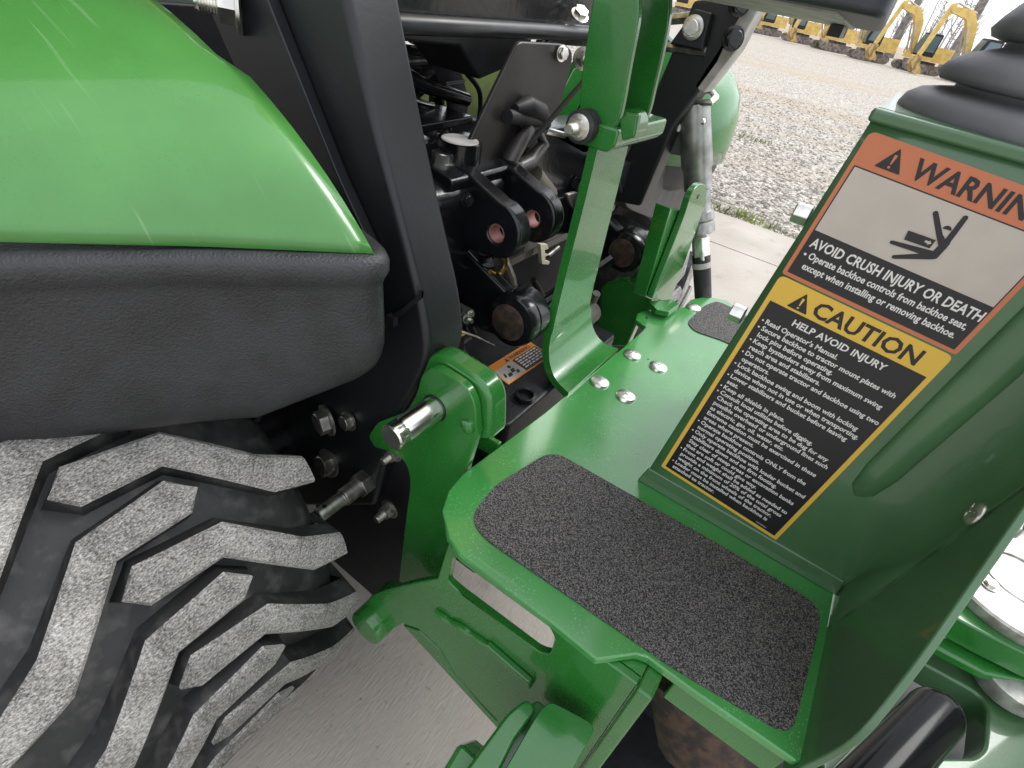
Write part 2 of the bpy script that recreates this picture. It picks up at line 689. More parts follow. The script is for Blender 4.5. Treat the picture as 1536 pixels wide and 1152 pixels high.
def text_into(mb, body, P, width=None, height=1., offset=.0, shear=0., mi=0, xs=1.):
    """flat lettering; P(x, y) maps label coordinates to the place"""
    cu = bpy.data.curves.new('lettering', 'FONT')
    cu.body = body
    cu.size = 1
    cu.offset = offset
    cu.shear = shear
    cu.resolution_u = 2
    o = bpy.data.objects.new('lettering', cu)
    COL.objects.link(o)
    dg = bpy.context.evaluated_depsgraph_get()
    me = bpy.data.meshes.new_from_object(o.evaluated_get(dg))
    co = [v.co.copy() for v in me.vertices]
    fs = [list(p.vertices) for p in me.polygons]
    bpy.data.objects.remove(o)
    bpy.data.curves.remove(cu)
    bpy.data.meshes.remove(me)
    x0, x1 = min(c.x for c in co), max(c.x for c in co)
    k = height * 1.38           # capital letters end up `height` tall
    kx = (width / (x1 - x0)) if width else k * xs
    mb.add([P((c.x - x0) * kx, c.y * k) for c in co], fs, mi)


# small shared hardware, axis +Z, unit = metre at scale 1 (M10 size)
def hexpts(r, h, rot=0):
    return [V(r * math.cos(math.pi / 3 * i + rot), r * math.sin(math.pi / 3 * i + rot), h) for i in range(6)]


def me_hexbolt():
    m = MB()
    m.lathe([(.0125, 0), (.0125, .0018), (.010, .0024)], (0, 0, 0), (0, 0, 1), 20)
    m.prism(hexpts(.0098, .002), (0, 0, .0065))
    m.lathe([(.0082, .0085), (.0075, .0092)], (0, 0, 0), (0, 0, 1), 16)
    return m.mesh('hex_bolt', STEEL, 30)


def me_stud():
    m = MB()
    m.lathe([(.0135, 0), (.0135, .002), (.011, .0026)], (0, 0, 0), (0, 0, 1), 20)
    m.prism(hexpts(.0098, .0024), (0, 0, .009))
    pr = [(.0055, .011)]
    for i in range(8):
        pr += [(.0058, .0115 + i * .0015), (.0051, .0122 + i * .0015)]
    pr += [(.0045, .0245)]
    m.lathe(pr, (0, 0, 0), (0, 0, 1), 16)
    return m.mesh('stud_nut', STEEL, 30)


def me_carriage():
    m = MB()
    pr = [(.0125, 0), (.0125, .0008)]
    for i in range(1, 7):
        a = i / 6 * math.pi / 2
        pr.append((.0123 * math.cos(a) + .0002, .0008 + .0042 * math.sin(a)))
    m.lathe(pr, (0, 0, 0), (0, 0, 1), 24)
    # raised grade mark
    for k in range(3):
        a = k * 2.094 + .5
        m.obox((.0055 * math.cos(a), .0055 * math.sin(a), .0043), ((.0022 * math.cos(a), .0022 * math.sin(a), -.0006), (-.0005 * math.sin(a), .0005 * math.cos(a), 0), (0, 0, .0007)))
    m.obox((.0, 0, .0051), ((.0022, 0, 0), (0, .0006, 0), (0, 0, .0006)))
    return m.mesh('carriage_bolt', STEEL, 50)


M_BOLT, M_STUD, M_CARR = me_hexbolt(), me_stud(), me_carriage()
M_BOLTD = M_BOLT.copy()
M_BOLTD.materials[0] = STEELD
M_STUDD = M_STUD.copy()
M_STUDD.materials[0] = STEELD
M_BOLTB = M_BOLT.copy()
M_BOLTB.materials[0] = BLACK


def struct(o, kind='structure'):
    o['kind'] = kind
    return o


# ================================================================== THE PLACE
# concrete slab: two bays split by a sawn joint
slab = MB()
for (y0, y1) in ((-8, 3.392), (3.402, 4.03)):
    slab.box((-14, y0, -.12), (14, y1, 0))
slab.box((-14, 3.39, -.12), (14, 3.404, -.012))
struct(slab.build('concrete_slab', CONC, bevel=.004))
yard = MB()
yard.add([(-900, -900, -.05), (900, -900, -.05), (900, 1500, -.05), (-900, 1500, -.05)], [(0, 1, 2, 3)])
struct(yard.build('gravel_yard', GRAVEL, recalc=False))

# assumed roof out of view, its reach shaped for fender reflection and shade
shed = empty('unseen_roof', (-5, -1, 0), 'unseen assumed roof shading the front half of the tractor', 'shed')
rf = MB().box((-10, -6, 3.30), (-1.05, 4.0, 3.36))
for k in range(10):
    rf.box((-9.9, -5.6 + k, 3.14), (-1.06, -5.54 + k, 3.298))
rf.build('roof', ROOFM, shed)
for xx, yy in ((-9.5, 3.7), (-5.2, 3.7), (-9.5, -5.7), (-5.2, -5.7)):
    MB().box((xx - .08, yy - .08, 0), (xx + .08, yy + .08, 3.139)).build('post', ROOFM, shed)

# loose stones near the slab edge
st = MB()
rs = random.Random(3)
for i in range(15000):
    y = 4.16 + 9 * rs.random() ** 1.6
    x = -.35 * y + (rs.random() - .30) * (1.2 + .62 * y)
    s = rs.uniform(.008, .021)
    c = V(x, y, -.05 + s * .25)
    vs = []
    for d in ((1, 0, 0), (-1, 0, 0), (0, 1, 0), (0, -1, 0), (0, 0, 1), (0, 0, -.4)):
        vs.append(c + V(d[0] * s * rs.uniform(.6, 1.3), d[1] * s * rs.uniform(.6, 1.3), d[2] * s * rs.uniform(.5, .9)))
    st.add(vs, [(0, 2, 4), (2, 1, 4), (1, 3, 4), (3, 0, 4), (2, 0, 5), (1, 2, 5), (3, 1, 5), (0, 3, 5)])
so = st.build('gravel_stones', STONE, flat=True, recalc=False)
struct(so, 'stuff')
so['label'] = 'loose pale gravel stones beyond the concrete slab edge'
so['category'] = 'gravel'

# thin grass along the slab edge
gr = MB()
rg = random.Random(5)
for i in range(1500):
    x = rg.uniform(-3.2, 1.2)
    d = rg.random() ** 2.2
    if (math.sin(x * 5.1) + math.sin(x * 2.3 + 1)) * .5 + rg.uniform(-.6, .9) < .0:
        continue
    y = 4.05 + d * .22
    h = rg.uniform(.03, .085) * (1 - .4 * d)
    a = rg.uniform(0, 6.28)
    lx, ly = rg.uniform(-.04, .04), rg.uniform(-.04, .03)
    b = V(x, y, -.05)
    w_ = V(math.cos(a), math.sin(a), 0) * .004
    gr.add([b - w_, b + w_, b + V(lx * .4, ly * .4, h * .6) + w_ * .7, b + V(lx, ly, h), b + V(lx * .4, ly * .4, h * .6) - w_ * .7],
           [(0, 1, 2, 3, 4)])
for (tx, ty, nn, sp) in ((1112, 205, 60, .14), (1150, 216, 40, .10), (1128, 332, 70, .10), (1085, 318, 60, .12)):
    c0 = PZ(tx, ty, -.05)
    for i in range(nn):
        b = c0 + V(rg.gauss(0, sp), rg.gauss(0, sp * .6), 0)
        b.y = max(b.y, 4.05)
        a = rg.uniform(0, 6.28)
        h = rg.uniform(.03, .07)
        w_ = V(math.cos(a), math.sin(a), 0) * .006
        gr.add([b - w_, b + w_, b + V(rg.uniform(-.04, .04), rg.uniform(-.04, .04), h)], [(0, 1, 2)])
go = gr.build('grass_strip', GRASS, flat=True, recalc=False)
struct(go, 'stuff')
go['label'] = 'thin green grass along the edge of the concrete slab'
go['category'] = 'grass'

# ------------------------------------------------------------------ excavators
EXC = {}


def exc_parts():
    """one crawler excavator facing +X, ground at z = 0"""
    P = []

    def part(name, mb, m, kids=(), bevel=0):
        P.append((name, mb.mesh(name, m, 35), kids))
    for s in (-1, 1):
        m = MB()
        pr = [V(-1.35, s * .95 - .24, .02), V(1.35, s * .95 - .24, .02), V(1.62, s * .95 - .24, .32), V(1.4, s * .95 - .24, .66),
              V(-1.4, s * .95 - .24, .66), V(-1.62, s * .95 - .24, .32)]
        m.prism(rpoly(pr, .22, 3), (0, .48, 0))
        for k in range(7):
            m.lathe([(.12, -.27), (.12, .27)], (-1.05 + .35 * k, s * .95, .22), (0, 1, 0), 8)
        part('track', m, TRACK)
    m = MB().box((-1, -.7, .4), (1, .7, .85))
    part('undercarriage', m, TRACK)
    m = MB()
    m.prism(rpoly([V(-1.75, -1.15, .9), V(1.05, -1.15, .9), V(1.05, 1.15, .9), V(-1.75, 1.15, .9)], .25, 3), (0, 0, .28))
    m.prism(rpoly([V(-1.8, -1.15, 1.18), V(-.1, -1.15, 1.18), V(-.1, 1.15, 1.18), V(-1.8, 1.15, 1.18)], .35, 3), (0, 0, .75))
    m.box((-.1, -1.15, 1.18), (.9, -.25, 1.5))
    part('house', m, EXY)
    m = MB()
    m.prism(rpoly([V(-.25, .2, 1.18), V(.95, .2, 1.18), V(1.05, .2, 1.75), V(.75, .2, 2.75), V(-.25, .2, 2.75)], .08, 2), (0, .93, 0))
    wins = []
    g = MB().prism(rpoly([V(-.13, 1.135, 1.5), V(.9, 1.135, 1.5), V(.66, 1.135, 2.6), V(-.13, 1.135, 2.6)], .06, 2), (0, .015, 0))
    wins.append(('window', g.mesh('window', GLASS)))
    g = MB().prism([V(.985, .28, 1.3), V(1.06, .28, 1.75), V(.81, .28, 2.62), V(.81, 1.05, 2.62), V(1.06, 1.05, 1.75), V(.985, 1.05, 1.3)], (.02, 0, .0))
    wins.append(('windscreen', g.mesh('windscreen', GLASS)))
    g = MB().prism([V(-.13, .205, 1.9), V(.85, .205, 1.9), V(.66, .205, 2.6), V(-.13, .205, 2.6)], (0, -.02, 0))
    wins.append(('window', g.mesh('window', GLASS)))
    part('cab', m, BLACKM, wins)
    m = MB()
    bo = [V(.85, -.2, 1.45), V(1.15, -.2, 1.25), V(1.75, -.2, 2.6), V(2.4, -.2, 3.55), V(3.6, -.2, 3.75), V(3.75, -.2, 3.95),
          V(3.6, -.2, 4.1), V(2.2, -.2, 4.1), V(1.45, -.2, 3.3)]
    m.prism(rpoly(bo, .15, 3), (0, .36, 0))
    part('boom', m, EXY)
    m = MB()
    m.prism(rpoly([V(3.35, -.14, 4.35), V(3.75, -.14, 4.2), V(4.25, -.14, 1.15), V(4.0, -.14, 1.1), V(3.55, -.14, 3.7)], .08, 2), (0, .24, 0))
    part('stick', m, EXY)
    m = MB()
    m.tube([V(1.9, -.02, 3.95), V(3.35, -.02, 4.3)], .06, 8)
    m.tube([V(1.3, .25, 1.35), V(2.1, .25, 3.1)], .07, 8)
    m.tube([V(1.3, -.29, 1.35), V(2.1, -.29, 3.1)], .07, 8)
    part('cylinder', m, STEELD)
    m = MB()
    m.prism(rpoly([V(3.95, -.42, 1.15), V(4.4, -.42, 1.05), V(4.45, -.42, .55), V(4.05, -.42, .02), V(3.55, -.42, .1), V(3.6, -.42, .3), V(3.95, -.42, .6)], .06, 2), (0, .8, 0))
    part('bucket', m, mat('bucket_steel', (.40, .27, .10), .7, var=.4, vscale=3))
    return P


EXP = exc_parts()


def excavator(loc, rz, label, boom=True, sc=1., lift=0.):
    e = empty('excavator', loc, label, 'excavator', 'yellow excavators parked in a row across the yard')
    e.rotation_euler = (0, 0, rz)
    e.scale = (sc,) * 3
    for name, me, kids in EXP:
        if not boom and name in ('boom', 'stick', 'bucket', 'cylinder'):
            continue
        o = bpy.data.objects.new(name, me)
        COL.objects.link(o)
        o.parent = e
        if lift and name in ('boom', 'stick', 'bucket', 'cylinder'):
            pv = Matrix.Translation((1, 0, 1.35))
            o.matrix_local = pv @ Matrix.Rotation(-math.radians(lift), 4, 'Y') @ pv.inverted()
        for kn, km in kids:
            k = bpy.data.objects.new(kn, km)
            COL.objects.link(k)
            k.parent = o
    return e


def far(px, py, Y):
    """a spot on the yard seen in the direction of the pixel, Y metres out"""
    r = ray(px, py)
    return V(r.x / r.y * Y, Y, -.05)


EX = [
    (1462, 104, 44, 207, .80, 'yellow excavator mostly hidden behind the black rubber boot'),
    (1376, 97, 46, 207, .74, 'yellow excavator with raised boom just left of the rubber boot'),
    (1300, 86, 48, 207, .74, 'yellow excavator whose boom rises beside the seat corner, third from the rubber boot'),
    (1244, 74, 52, 208, .78, 'yellow excavator with dark cab under the seat edge, fourth from the rubber boot'),
    (1192, 66, 56, 200, .78, 'yellow excavator under the seat edge, fifth from the rubber boot'),
    (1144, 57, 60, 200, .78, 'yellow excavator beside the grey roll bar post, sixth from the rubber boot'),
    (1022, 25, 62, 200, .9, 'yellow excavator glimpsed between the green ear plates and the roll bar post'),
]
for i, (px, py, Y, rz, sc, lab) in enumerate(EX):
    excavator(far(px, py, Y), math.radians(rz + (0, 3, -6, 9, -4, 12, 0)[i]), lab, True, sc, (0, 4, 14, 2, 9, 0, 3)[i])


# ------------------------------------------------------------------ bare trees
def tree(loc, h, lean, seed, label, group, fine=True):
    r = random.Random(seed)
    e = empty('bare_tree', loc, label, 'tree', group)
    loc = Vector(loc)
    tr, cr = MB(), MB()
    top = loc + V(lean[0], lean[1], h * .95)
    pts, rad = [], []
    for i in range(9):
        t = i / 8
        pts.append(loc.lerp(top, t) + V(r.uniform(-.12, .12), r.uniform(-.1, .1), 0) * (h * .05 if i else 0))
        rad.append(h * .018 * (1 - t * .85) + .02 + (.1 if i == 0 else 0))
    tr.tube(pts, rad, 8)

    def branch(p, d, L, rr, lv):
        q = [p]
        n = 3
        for i in range(n):
            d = (d + V(r.uniform(-.3, .3), r.uniform(-.3, .3), r.uniform(-.12, .28))).normalized()
            q.append(q[-1] + d * L / n)
        cr.tube(q, [rr * (1 - .7 * i / n) for i in range(n + 1)], 4 if lv else 5, caps=False)
        if lv < (3 if fine else 2):
            for k in range(4 if lv < 2 else 3):
                j = r.choice((1, 2, 3))
                nd = (d + V(r.uniform(-1, 1), r.uniform(-1, 1), r.uniform(-.3, .8)) * .9).normalized()
                branch(q[j], nd, L * r.uniform(.45, .7), max(rr * .5, .008), lv + 1)
    for k in range(13):
        t = r.uniform(.32, .98)
        i = min(7, int(t * 8))
        p = pts[i].lerp(pts[i + 1], t * 8 - i)
        a = r.uniform(0, 6.28)
        branch(p, V(math.cos(a), math.sin(a), r.uniform(.15, .9)).normalized(), h * r.uniform(.13, .26) * (1.2 - t * .5), h * .006, 0)
    tr.build('trunk', BARK, e)
    cr.build('crown', BARK, e, recalc=False)
    return e


tree(far(1428, 80, 66), 22, (.5, 0), 1, 'tall bare tree with a thick trunk just left of the rubber boot', 'bare trees behind the excavators')
tree(far(1340, 70, 74), 21, (.3, 0), 2, 'bare tree showing under the raised boom of an excavator', 'bare trees behind the excavators')
tree(far(1247, 58, 72), 22, (0, 0), 3, 'bare tree behind the middle of the excavator row', 'bare trees behind the excavators')
tree(far(1198, 50, 70), 22, (.2, 0), 4, 'bare tree left of the middle of the excavator row', 'bare trees behind the excavators')
tree(far(1150, 42, 75), 20, (0, 0), 5, 'leftmost bare tree beside the black roll bar post', 'bare trees behind the excavators')
# far-off wood
wd = MB()
rw = random.Random(21)
for i in range(240):
    y = rw.uniform(100, 165)
    x = rw.uniform(-.75, .55) * y
    h = rw.uniform(6, 13)
    b = V(x, y, -.05)
    wd.tube([b, b + V(rw.uniform(-.5, .5), 0, h * .6), b + V(rw.uniform(-1, 1), 0, h)], [.16, .1, .02], 4, caps=False)
    for k in range(11):
        t = rw.uniform(.25, .95)
        p = b + V(0, 0, h * t)
        d = V(rw.uniform(-1, 1), rw.uniform(-.6, .6), rw.uniform(.1, 1)).normalized() * rw.uniform(1, 2.8)
        wd.tube([p, p + d * .5, p + d + V(0, 0, .3)], [.06, .045, .02], 3, caps=False)
wo = wd.build('distant_wood', mat('wood_bark', (.34, .31, .29), .95), recalc=False)
struct(wo, 'stuff')
wo['label'] = 'far-off leafless wood along the back of the yard'
wo['category'] = 'wood'
bk = MB()
bk.add([(-300, 74, -.03), (300, 74, -.03), (300, 400, -.03), (-300, 400, -.03)], [(0, 1, 2, 3)])
struct(bk.build('leaf_litter_ground', mat('leaf_litter', (.36, .28, .19), .95, var=.3, vscale=.4), recalc=False))

# ================================================================== TRACTOR
T = empty('tractor', (-.69, .825, 0), 'green and black compact tractor with its big rear tyre and fender at left', 'tractor')

# ---- rear wheels
RT, CXT, CZT = .366, -.69, .366
YC = .109
LUGD = .030


def cyl(th, y, r):
    a = math.radians(th)
    return V(CXT + r * math.cos(a), y, CZT + r * math.sin(a))


def tyre_mesh():
    m = MB()
    rb = RT - LUGD
    pr = []
    half, outer = .166, .198
    prof = [(-outer + .012, .16), (-outer - .004, .20), (-outer - .012, .26), (-outer - .004, rb - .035), (-outer + .012, rb - .014), (-outer + .04, rb - .004),
            (-.06, rb + .002), (0, rb + .003), (.06, rb + .002), (half - .04, rb - .004), (half - .012, rb - .014), (half + .004, rb - .035),
            (half + .012, .26), (half + .004, .20), (half - .012, .16)]
    rows = []
    n = 96
    for y, r in prof:
        rows.append([V(r * math.cos(2 * math.pi * j / n), y, r * math.sin(2 * math.pi * j / n)) for j in range(n)])
    m.grid(rows, closed=True)
    return m.mesh('tyre', RUBBER, 50)


def lug_mesh(mirror):
    """one bar of the tread: two chains of (angle, y), relative to the tyre centre; dusty top, rubber flanks"""
    A = [(42.0 - 38, .077), (40.2 - 38, .165), (28.6 - 38, .233), (23.5 - 38, .281)]
    B = [(34.9 - 38, .072), (34.6 - 38, .148), (20.5 - 38, .229), (17.6 - 38, .279)]
    tip = (38.2 - 38, .055)
    ye = .290
    if mirror:                     # the outer bars run further to the outer shoulder
        A.append((20.3 - 38, .313))
        B.append((15.6 - 38, .311))
        ye = .322

    def res(ch, n):
        out = []
        for i in range(len(ch) - 1):
            for k in range(n):
                t = k / n
                out.append((ch[i][0] * (1 - t) + ch[i + 1][0] * t, ch[i][1] * (1 - t) + ch[i + 1][1] * t))
        out.append(ch[-1])
        return out
    a, b = res(A, 4), res(B, 4)
    rr = random.Random(3)

    def at(th, y, r, grow=0.):
        y = y - YC
        if mirror:
            y = -y
        q = math.radians(th)
        drop = min(.008, max(0, abs(y) - .12) ** 2 * 1.6)
        r = r - drop
        return V(r * math.cos(q), y, r * math.sin(q))
    m = MB()
    n = len(a)
    rb = RT - LUGD - .004
    rows_top = []
    ca = [tip] + a
    cb = [tip] + b
    n += 1
    top, bot = [], []
    for i in range(n):
        (ta, ya), (tb, yb) = ca[i], cb[i]
        mid = ((ta + tb) / 2, (ya + yb) / 2)
        g = .10
        ia = (ta + (mid[0] - ta) * g * 2, ya + (mid[1] - ya) * g * 2)
        ib = (tb + (mid[0] - tb) * g * 2, yb + (mid[1] - yb) * g * 2)
        top.append([at(ta, ya, RT - .0045), at(ia[0], ia[1], RT - .0006), at(mid[0], mid[1], RT + .0006), at(ib[0], ib[1], RT - .0006), at(tb, yb, RT - .0045)])
        # flanks lean outwards to the base
        k = 1.0
        ga = (ta + 1.1, ya)
        gb = (tb - 1.1, yb)
        if i == 0:
            ga, gb = (ta, ya - .008), (tb, yb - .008)
        bot.append([at(ga[0], ga[1], rb), at(gb[0], gb[1], rb)])
    m.grid(top, 0)
    m.grid([[top[i][0], bot[i][0]] for i in range(n)], 1)
    m.grid([[top[i][4], bot[i][1]] for i in range(n)], 1)
    # shoulder end runs down the sidewall
    e = [top[-1][0], top[-1][2], top[-1][4]]
    ysg = -1 if mirror else 1
    low = [at(a[-1][0] + 1, ye, RT - .075), at((a[-1][0] + b[-1][0]) / 2, ye + .002, RT - .075), at(b[-1][0] - 1, ye, RT - .075)]
    m.grid([e, low], 1)
    m.grid([[e[0], low[0]], [bot[-1][0], at(a[-1][0] + 1, ye - .03, RT - .08)]], 1)
    m.grid([[e[2], low[2]], [bot[-1][1], at(b[-1][0] - 1, ye - .03, RT - .08)]], 1)
    return m.mesh('lug', [TREAD, RUBBER], 32)


ME_T, ME_R, ME_L = tyre_mesh(), lug_mesh(False), lug_mesh(True)


def wheel(yc, lugs=True):
    o = bpy.data.objects.new('rear_tyre', ME_T)
    COL.objects.link(o)
    c = V(CXT, yc, CZT)
    WPOS[o.name] = c
    o.parent = T
    o.location = c - WPOS[T.name]
    for k in range(19):
        for me, off in ((ME_R, 38.0), (ME_L, 38.0 - 9.6)):
            l = bpy.data.objects.new('lug', me)
            COL.objects.link(l)
            l.parent = o
            l.rotation_euler = (0, -math.radians(off + k * 360 / 19), 0)
    m = MB()
    m.lathe([(.155, -.12), (.165, -.11), (.15, -.06), (.06, -.03), (.06, .05), (.15, .10), (.165, .13), (.155, .14)], c, (0, 1, 0), 32)
    m.build('rim', mat('rim_yellow', (.55, .40, .04), .4) if 'rim_yellow' not in MATS else MATS['rim_yellow'], o)
    return o


wheel(YC)
wheel(1.65 - YC).rotation_euler = (0, 0, math.pi)


# ---- near fender
def fender_near():
    rim = [V(-.352, .333, .898), V(-.447, .219, .9), V(-.52, .109, .905), V(-.60, 0, .91), V(-.69, -.09, .915), V(-.85, -.12, .92)]
    rows = []
    ns, ntt = 22, 26

    def rim_at(s):
        f = s * (len(rim) - 1)
        i = min(len(rim) - 2, int(f))
        return rim[i].lerp(rim[i + 1], f - i)
    for i in range(ns + 1):
        s = (i / ns) ** 1.15
        b = rim_at(s)
        row = []
        for j in range(ntt + 1):
            d = (j / ntt) ** 1.4 * .85
            z = b.z + .205 * (1 - math.exp(-d / .20))
            # the inner edge rolls down
            ed = max(0, .333 - b.y)
            z += .020 * (1 - math.exp(-ed / .035)) * min(1, d / .05)
            # inner edge steps in where the post bracket sits
            y = b.y
            if d > .17:
                y -= .012 * min(1, (d - .17) / .02) * max(0, 1 - ed / .1)
            row.append(V(b.x - d, y, z))
        rows.append(row)
    m = MB().grid(rows)
    o = m.build('fender', GREEN_F, T, smooth=50, recalc=False, solid=.007)
    # moulded black skirt
    path = [V(-.53, .380, 0), V(-.41, .366, 0), V(-.331, .345, 0), V(-.447, .208, 0), V(-.52, .098, 0), V(-.60, -.012, 0), V(-.69, -.10, 0), V(-.85, -.135, 0), V(-1.1, -.14, 0)]
    pp = [path[0]]
    for i in range(1, len(path) - 1):
        p, a, b = path[i], path[i - 1], path[i + 1]
        r = .045 if i == 2 else .03
        A, B = p + (a - p).normalized() * r, p + (b - p).normalized() * r
        for k in range(7):
            t = k / 6
            pp.append(A * (1 - t) ** 2 + p * 2 * t * (1 - t) + B * t * t)
    pp.append(path[-1])
    sec = [(-.03, .897), (-.004, .897), (.003, .894), (.006, .888), (.006, .876), (.002, .869), (.0, .862), (.001, .84), (.002, .815), (.002, .795),
           (-.001, .780), (-.006, .768), (-.014, .760), (-.026, .757), (-.045, .760)]
    rows = []
    for k, p in enumerate(pp):
        d = (pp[min(k + 1, len(pp) - 1)] - pp[max(k - 1, 0)]).normalized()
        nrm = V(-d.y, d.x, 0)
        row = []
        for off, z in sec:
            low = 0
            q = p + nrm * off
            fx = max(0, min(1, (.343 - p.y) / .11))
            fx = fx * fx * (3 - 2 * fx)
            k2 = max(0, min(1, (.865 - z) / .07))
            row.append(V(q.x, q.y, z - .062 * fx * k2 - .006 * k2))
        rows.append(row)
    m = MB().grid(rows)
    m.build('fender_skirt', SKIRT, o, smooth=60)


fender_near()


# ---- far fender
def fender_far():
    path = [V(-.62, 1.27, 0), V(-.43, 1.30, 0), V(-.36, 1.40, 0), V(-.335, 1.52, 0), V(-.37, 1.64, 0), V(-.52, 1.74, 0), V(-.8, 1.78, 0)]
    pp = rpoly(path, [0, .04, .05, .06, .06, .06, 0], 5)
    sec = [(0, .82), (.002, .86), (-.002, .92), (-.018, .97), (-.05, 1.01), (-.11, 1.045), (-.2, 1.06)]

    def loft(sec):
        rows = []
        for k, p in enumerate(pp):
            d = (pp[min(k + 1, len(pp) - 1)] - pp[max(k - 1, 0)]).normalized()
            nrm = V(d.y, -d.x, 0)
            rows.append([V(p.x + nrm.x * o, p.y + nrm.y * o, z) for o, z in sec])
        return MB().grid(rows)
    f = loft(sec).build('fender', GREEN, T, smooth=60, solid=.006)
    top = MB()
    n = len(pp)
    loft([(-.012, .826), (-.012, .79), (-.03, .755), (-.07, .735)]).build('fender_skirt', SKIRT, f, smooth=60)
    m = MB()
    m.prism(rpoly([PX(985, 232, -.42), PX(1062, 245, -.42), PX(1062, 285, -.42), PX(1030, 330, -.42), PX(992, 334, -.42), PX(938, 312, -.42), PX(925, 250, -.42)], .05, 5), (-.3, 0, 0))
    m.build('wheel_housing', SKIRT, T, bevel=.02, seg=3)


fender_far()


# ---- near roll bar post with its loom and tie
def near_post():
    y = .40
    q = lambda a, b: PY(a, b, y)
    poly = [q(325, -60), q(506, -60), q(520, 0), q(575, 240), q(634, 465), q(645, 540), q(590, 640), q(560, 760), q(430, 760), q(420, 560), q(400, 300)]
    m = MB().prism(rpoly(poly, [0, 0, .02, .05, .03, .03, .04, 0, 0, .02, .05], 4), (0, .07, 0))
    post = m.build('roll_bar_post', POST, T, bevel=.009, seg=3)
    m = MB().prism(rpoly([PY(290, -40, .385), PY(385, -40, .385), PY(425, 60, .385), PY(505, 260, .385), PY(560, 380, .385), PY(470, 380, .385), PY(360, 120, .385)], .01, 3), (0, .014, 0))
    m.build('bracket_plate', POST, post, bevel=.003)
    place('bolt', M_STUD, post, PY(362, 14, .386), (-.6, -.75, .05), 1.7)
    # corrugated loom down the rear edge
    m = MB()
    a, b = PY(582, 235, .43), PY(641, 470, .43)
    for i in range(64):
        p = a.lerp(b, i / 64)
        d = (b - a).normalized()
        m.lathe([(.0048, 0), (.0066, .0012), (.0066, .0024), (.0048, .0036)], p, d, 10)
    m.build('wire_loom', BLACKM, T, smooth=30)
    m = MB()
    loop = [PY(566, 487, .394), PY(600, 470, .394), PY(634, 442, .394), PY(636, 440, .46)]
    for i in range(3):
        p, c = loop[i], loop[i + 1]
        m.obox((p + c) / 2, ((c - p) / 2, (0, .0015, 0), (.0, 0, .004)))
    m.obox(PY(588, 480, .392), ((.006, 0, 0), (0, .004, 0), (0, 0, .006)))
    m.build('cable_tie', BLACKM, post)
    m = MB()
    m.obox(PY(574, 474, .40) + V(0, .02, -.05), ((.03, 0, 0), (0, .02, 0), (0, 0, .09)))


near_post()


# ---- far roll bar post
def far_post():
    y = 1.10
    q = lambda a, b: PY(a, b, y)
    poly = [q(1040, 0), q(1127, -4), q(1080, 95), q(1010, 190), q(960, 310), q(905, 300), q(955, 200), q(1010, 70)]
    m = MB().prism(poly, (0, .06, 0))
    p = m.build('roll_bar_post', POST, T, bevel=.006)
    m = MB().prism([q(1150, -40), q(1165, -40), q(1105, 75), q(1055, 140), q(1040, 130)], (0, .05, 0))
    m.build('post_face', GREYPAN, p, bevel=.003)
    m = MB().prism([q(1048, 14) - V(0, .02, 0), q(1072, 20) - V(0, .02, 0), q(1058, 76) - V(0, .02, 0), q(1010, 66) - V(0, .02, 0)], (0, .018, 0))
    m.build('hinge_plate', POST, p, bevel=.003)
    place('bolt', M_BOLT, p, q(1046, 42) - V(0, .022, 0), (0, -1, 0), 1.5)
    place('bolt', M_BOLTB, p, q(1112, 6) - V(0, .012, 0), (.6, -.8, .1), 1.5)
    place('bolt', M_BOLTB, p, q(1102, 58) - V(0, .012, 0), (.6, -.8, .1), 1.5)
    m = MB().tube([q(990, 30), q(1035, 26)], .009, 8)
    m.tube([q(985, 68), q(1060, 78)], .008, 8)
    m.build('cross_pin', STEELD, p)


far_post()


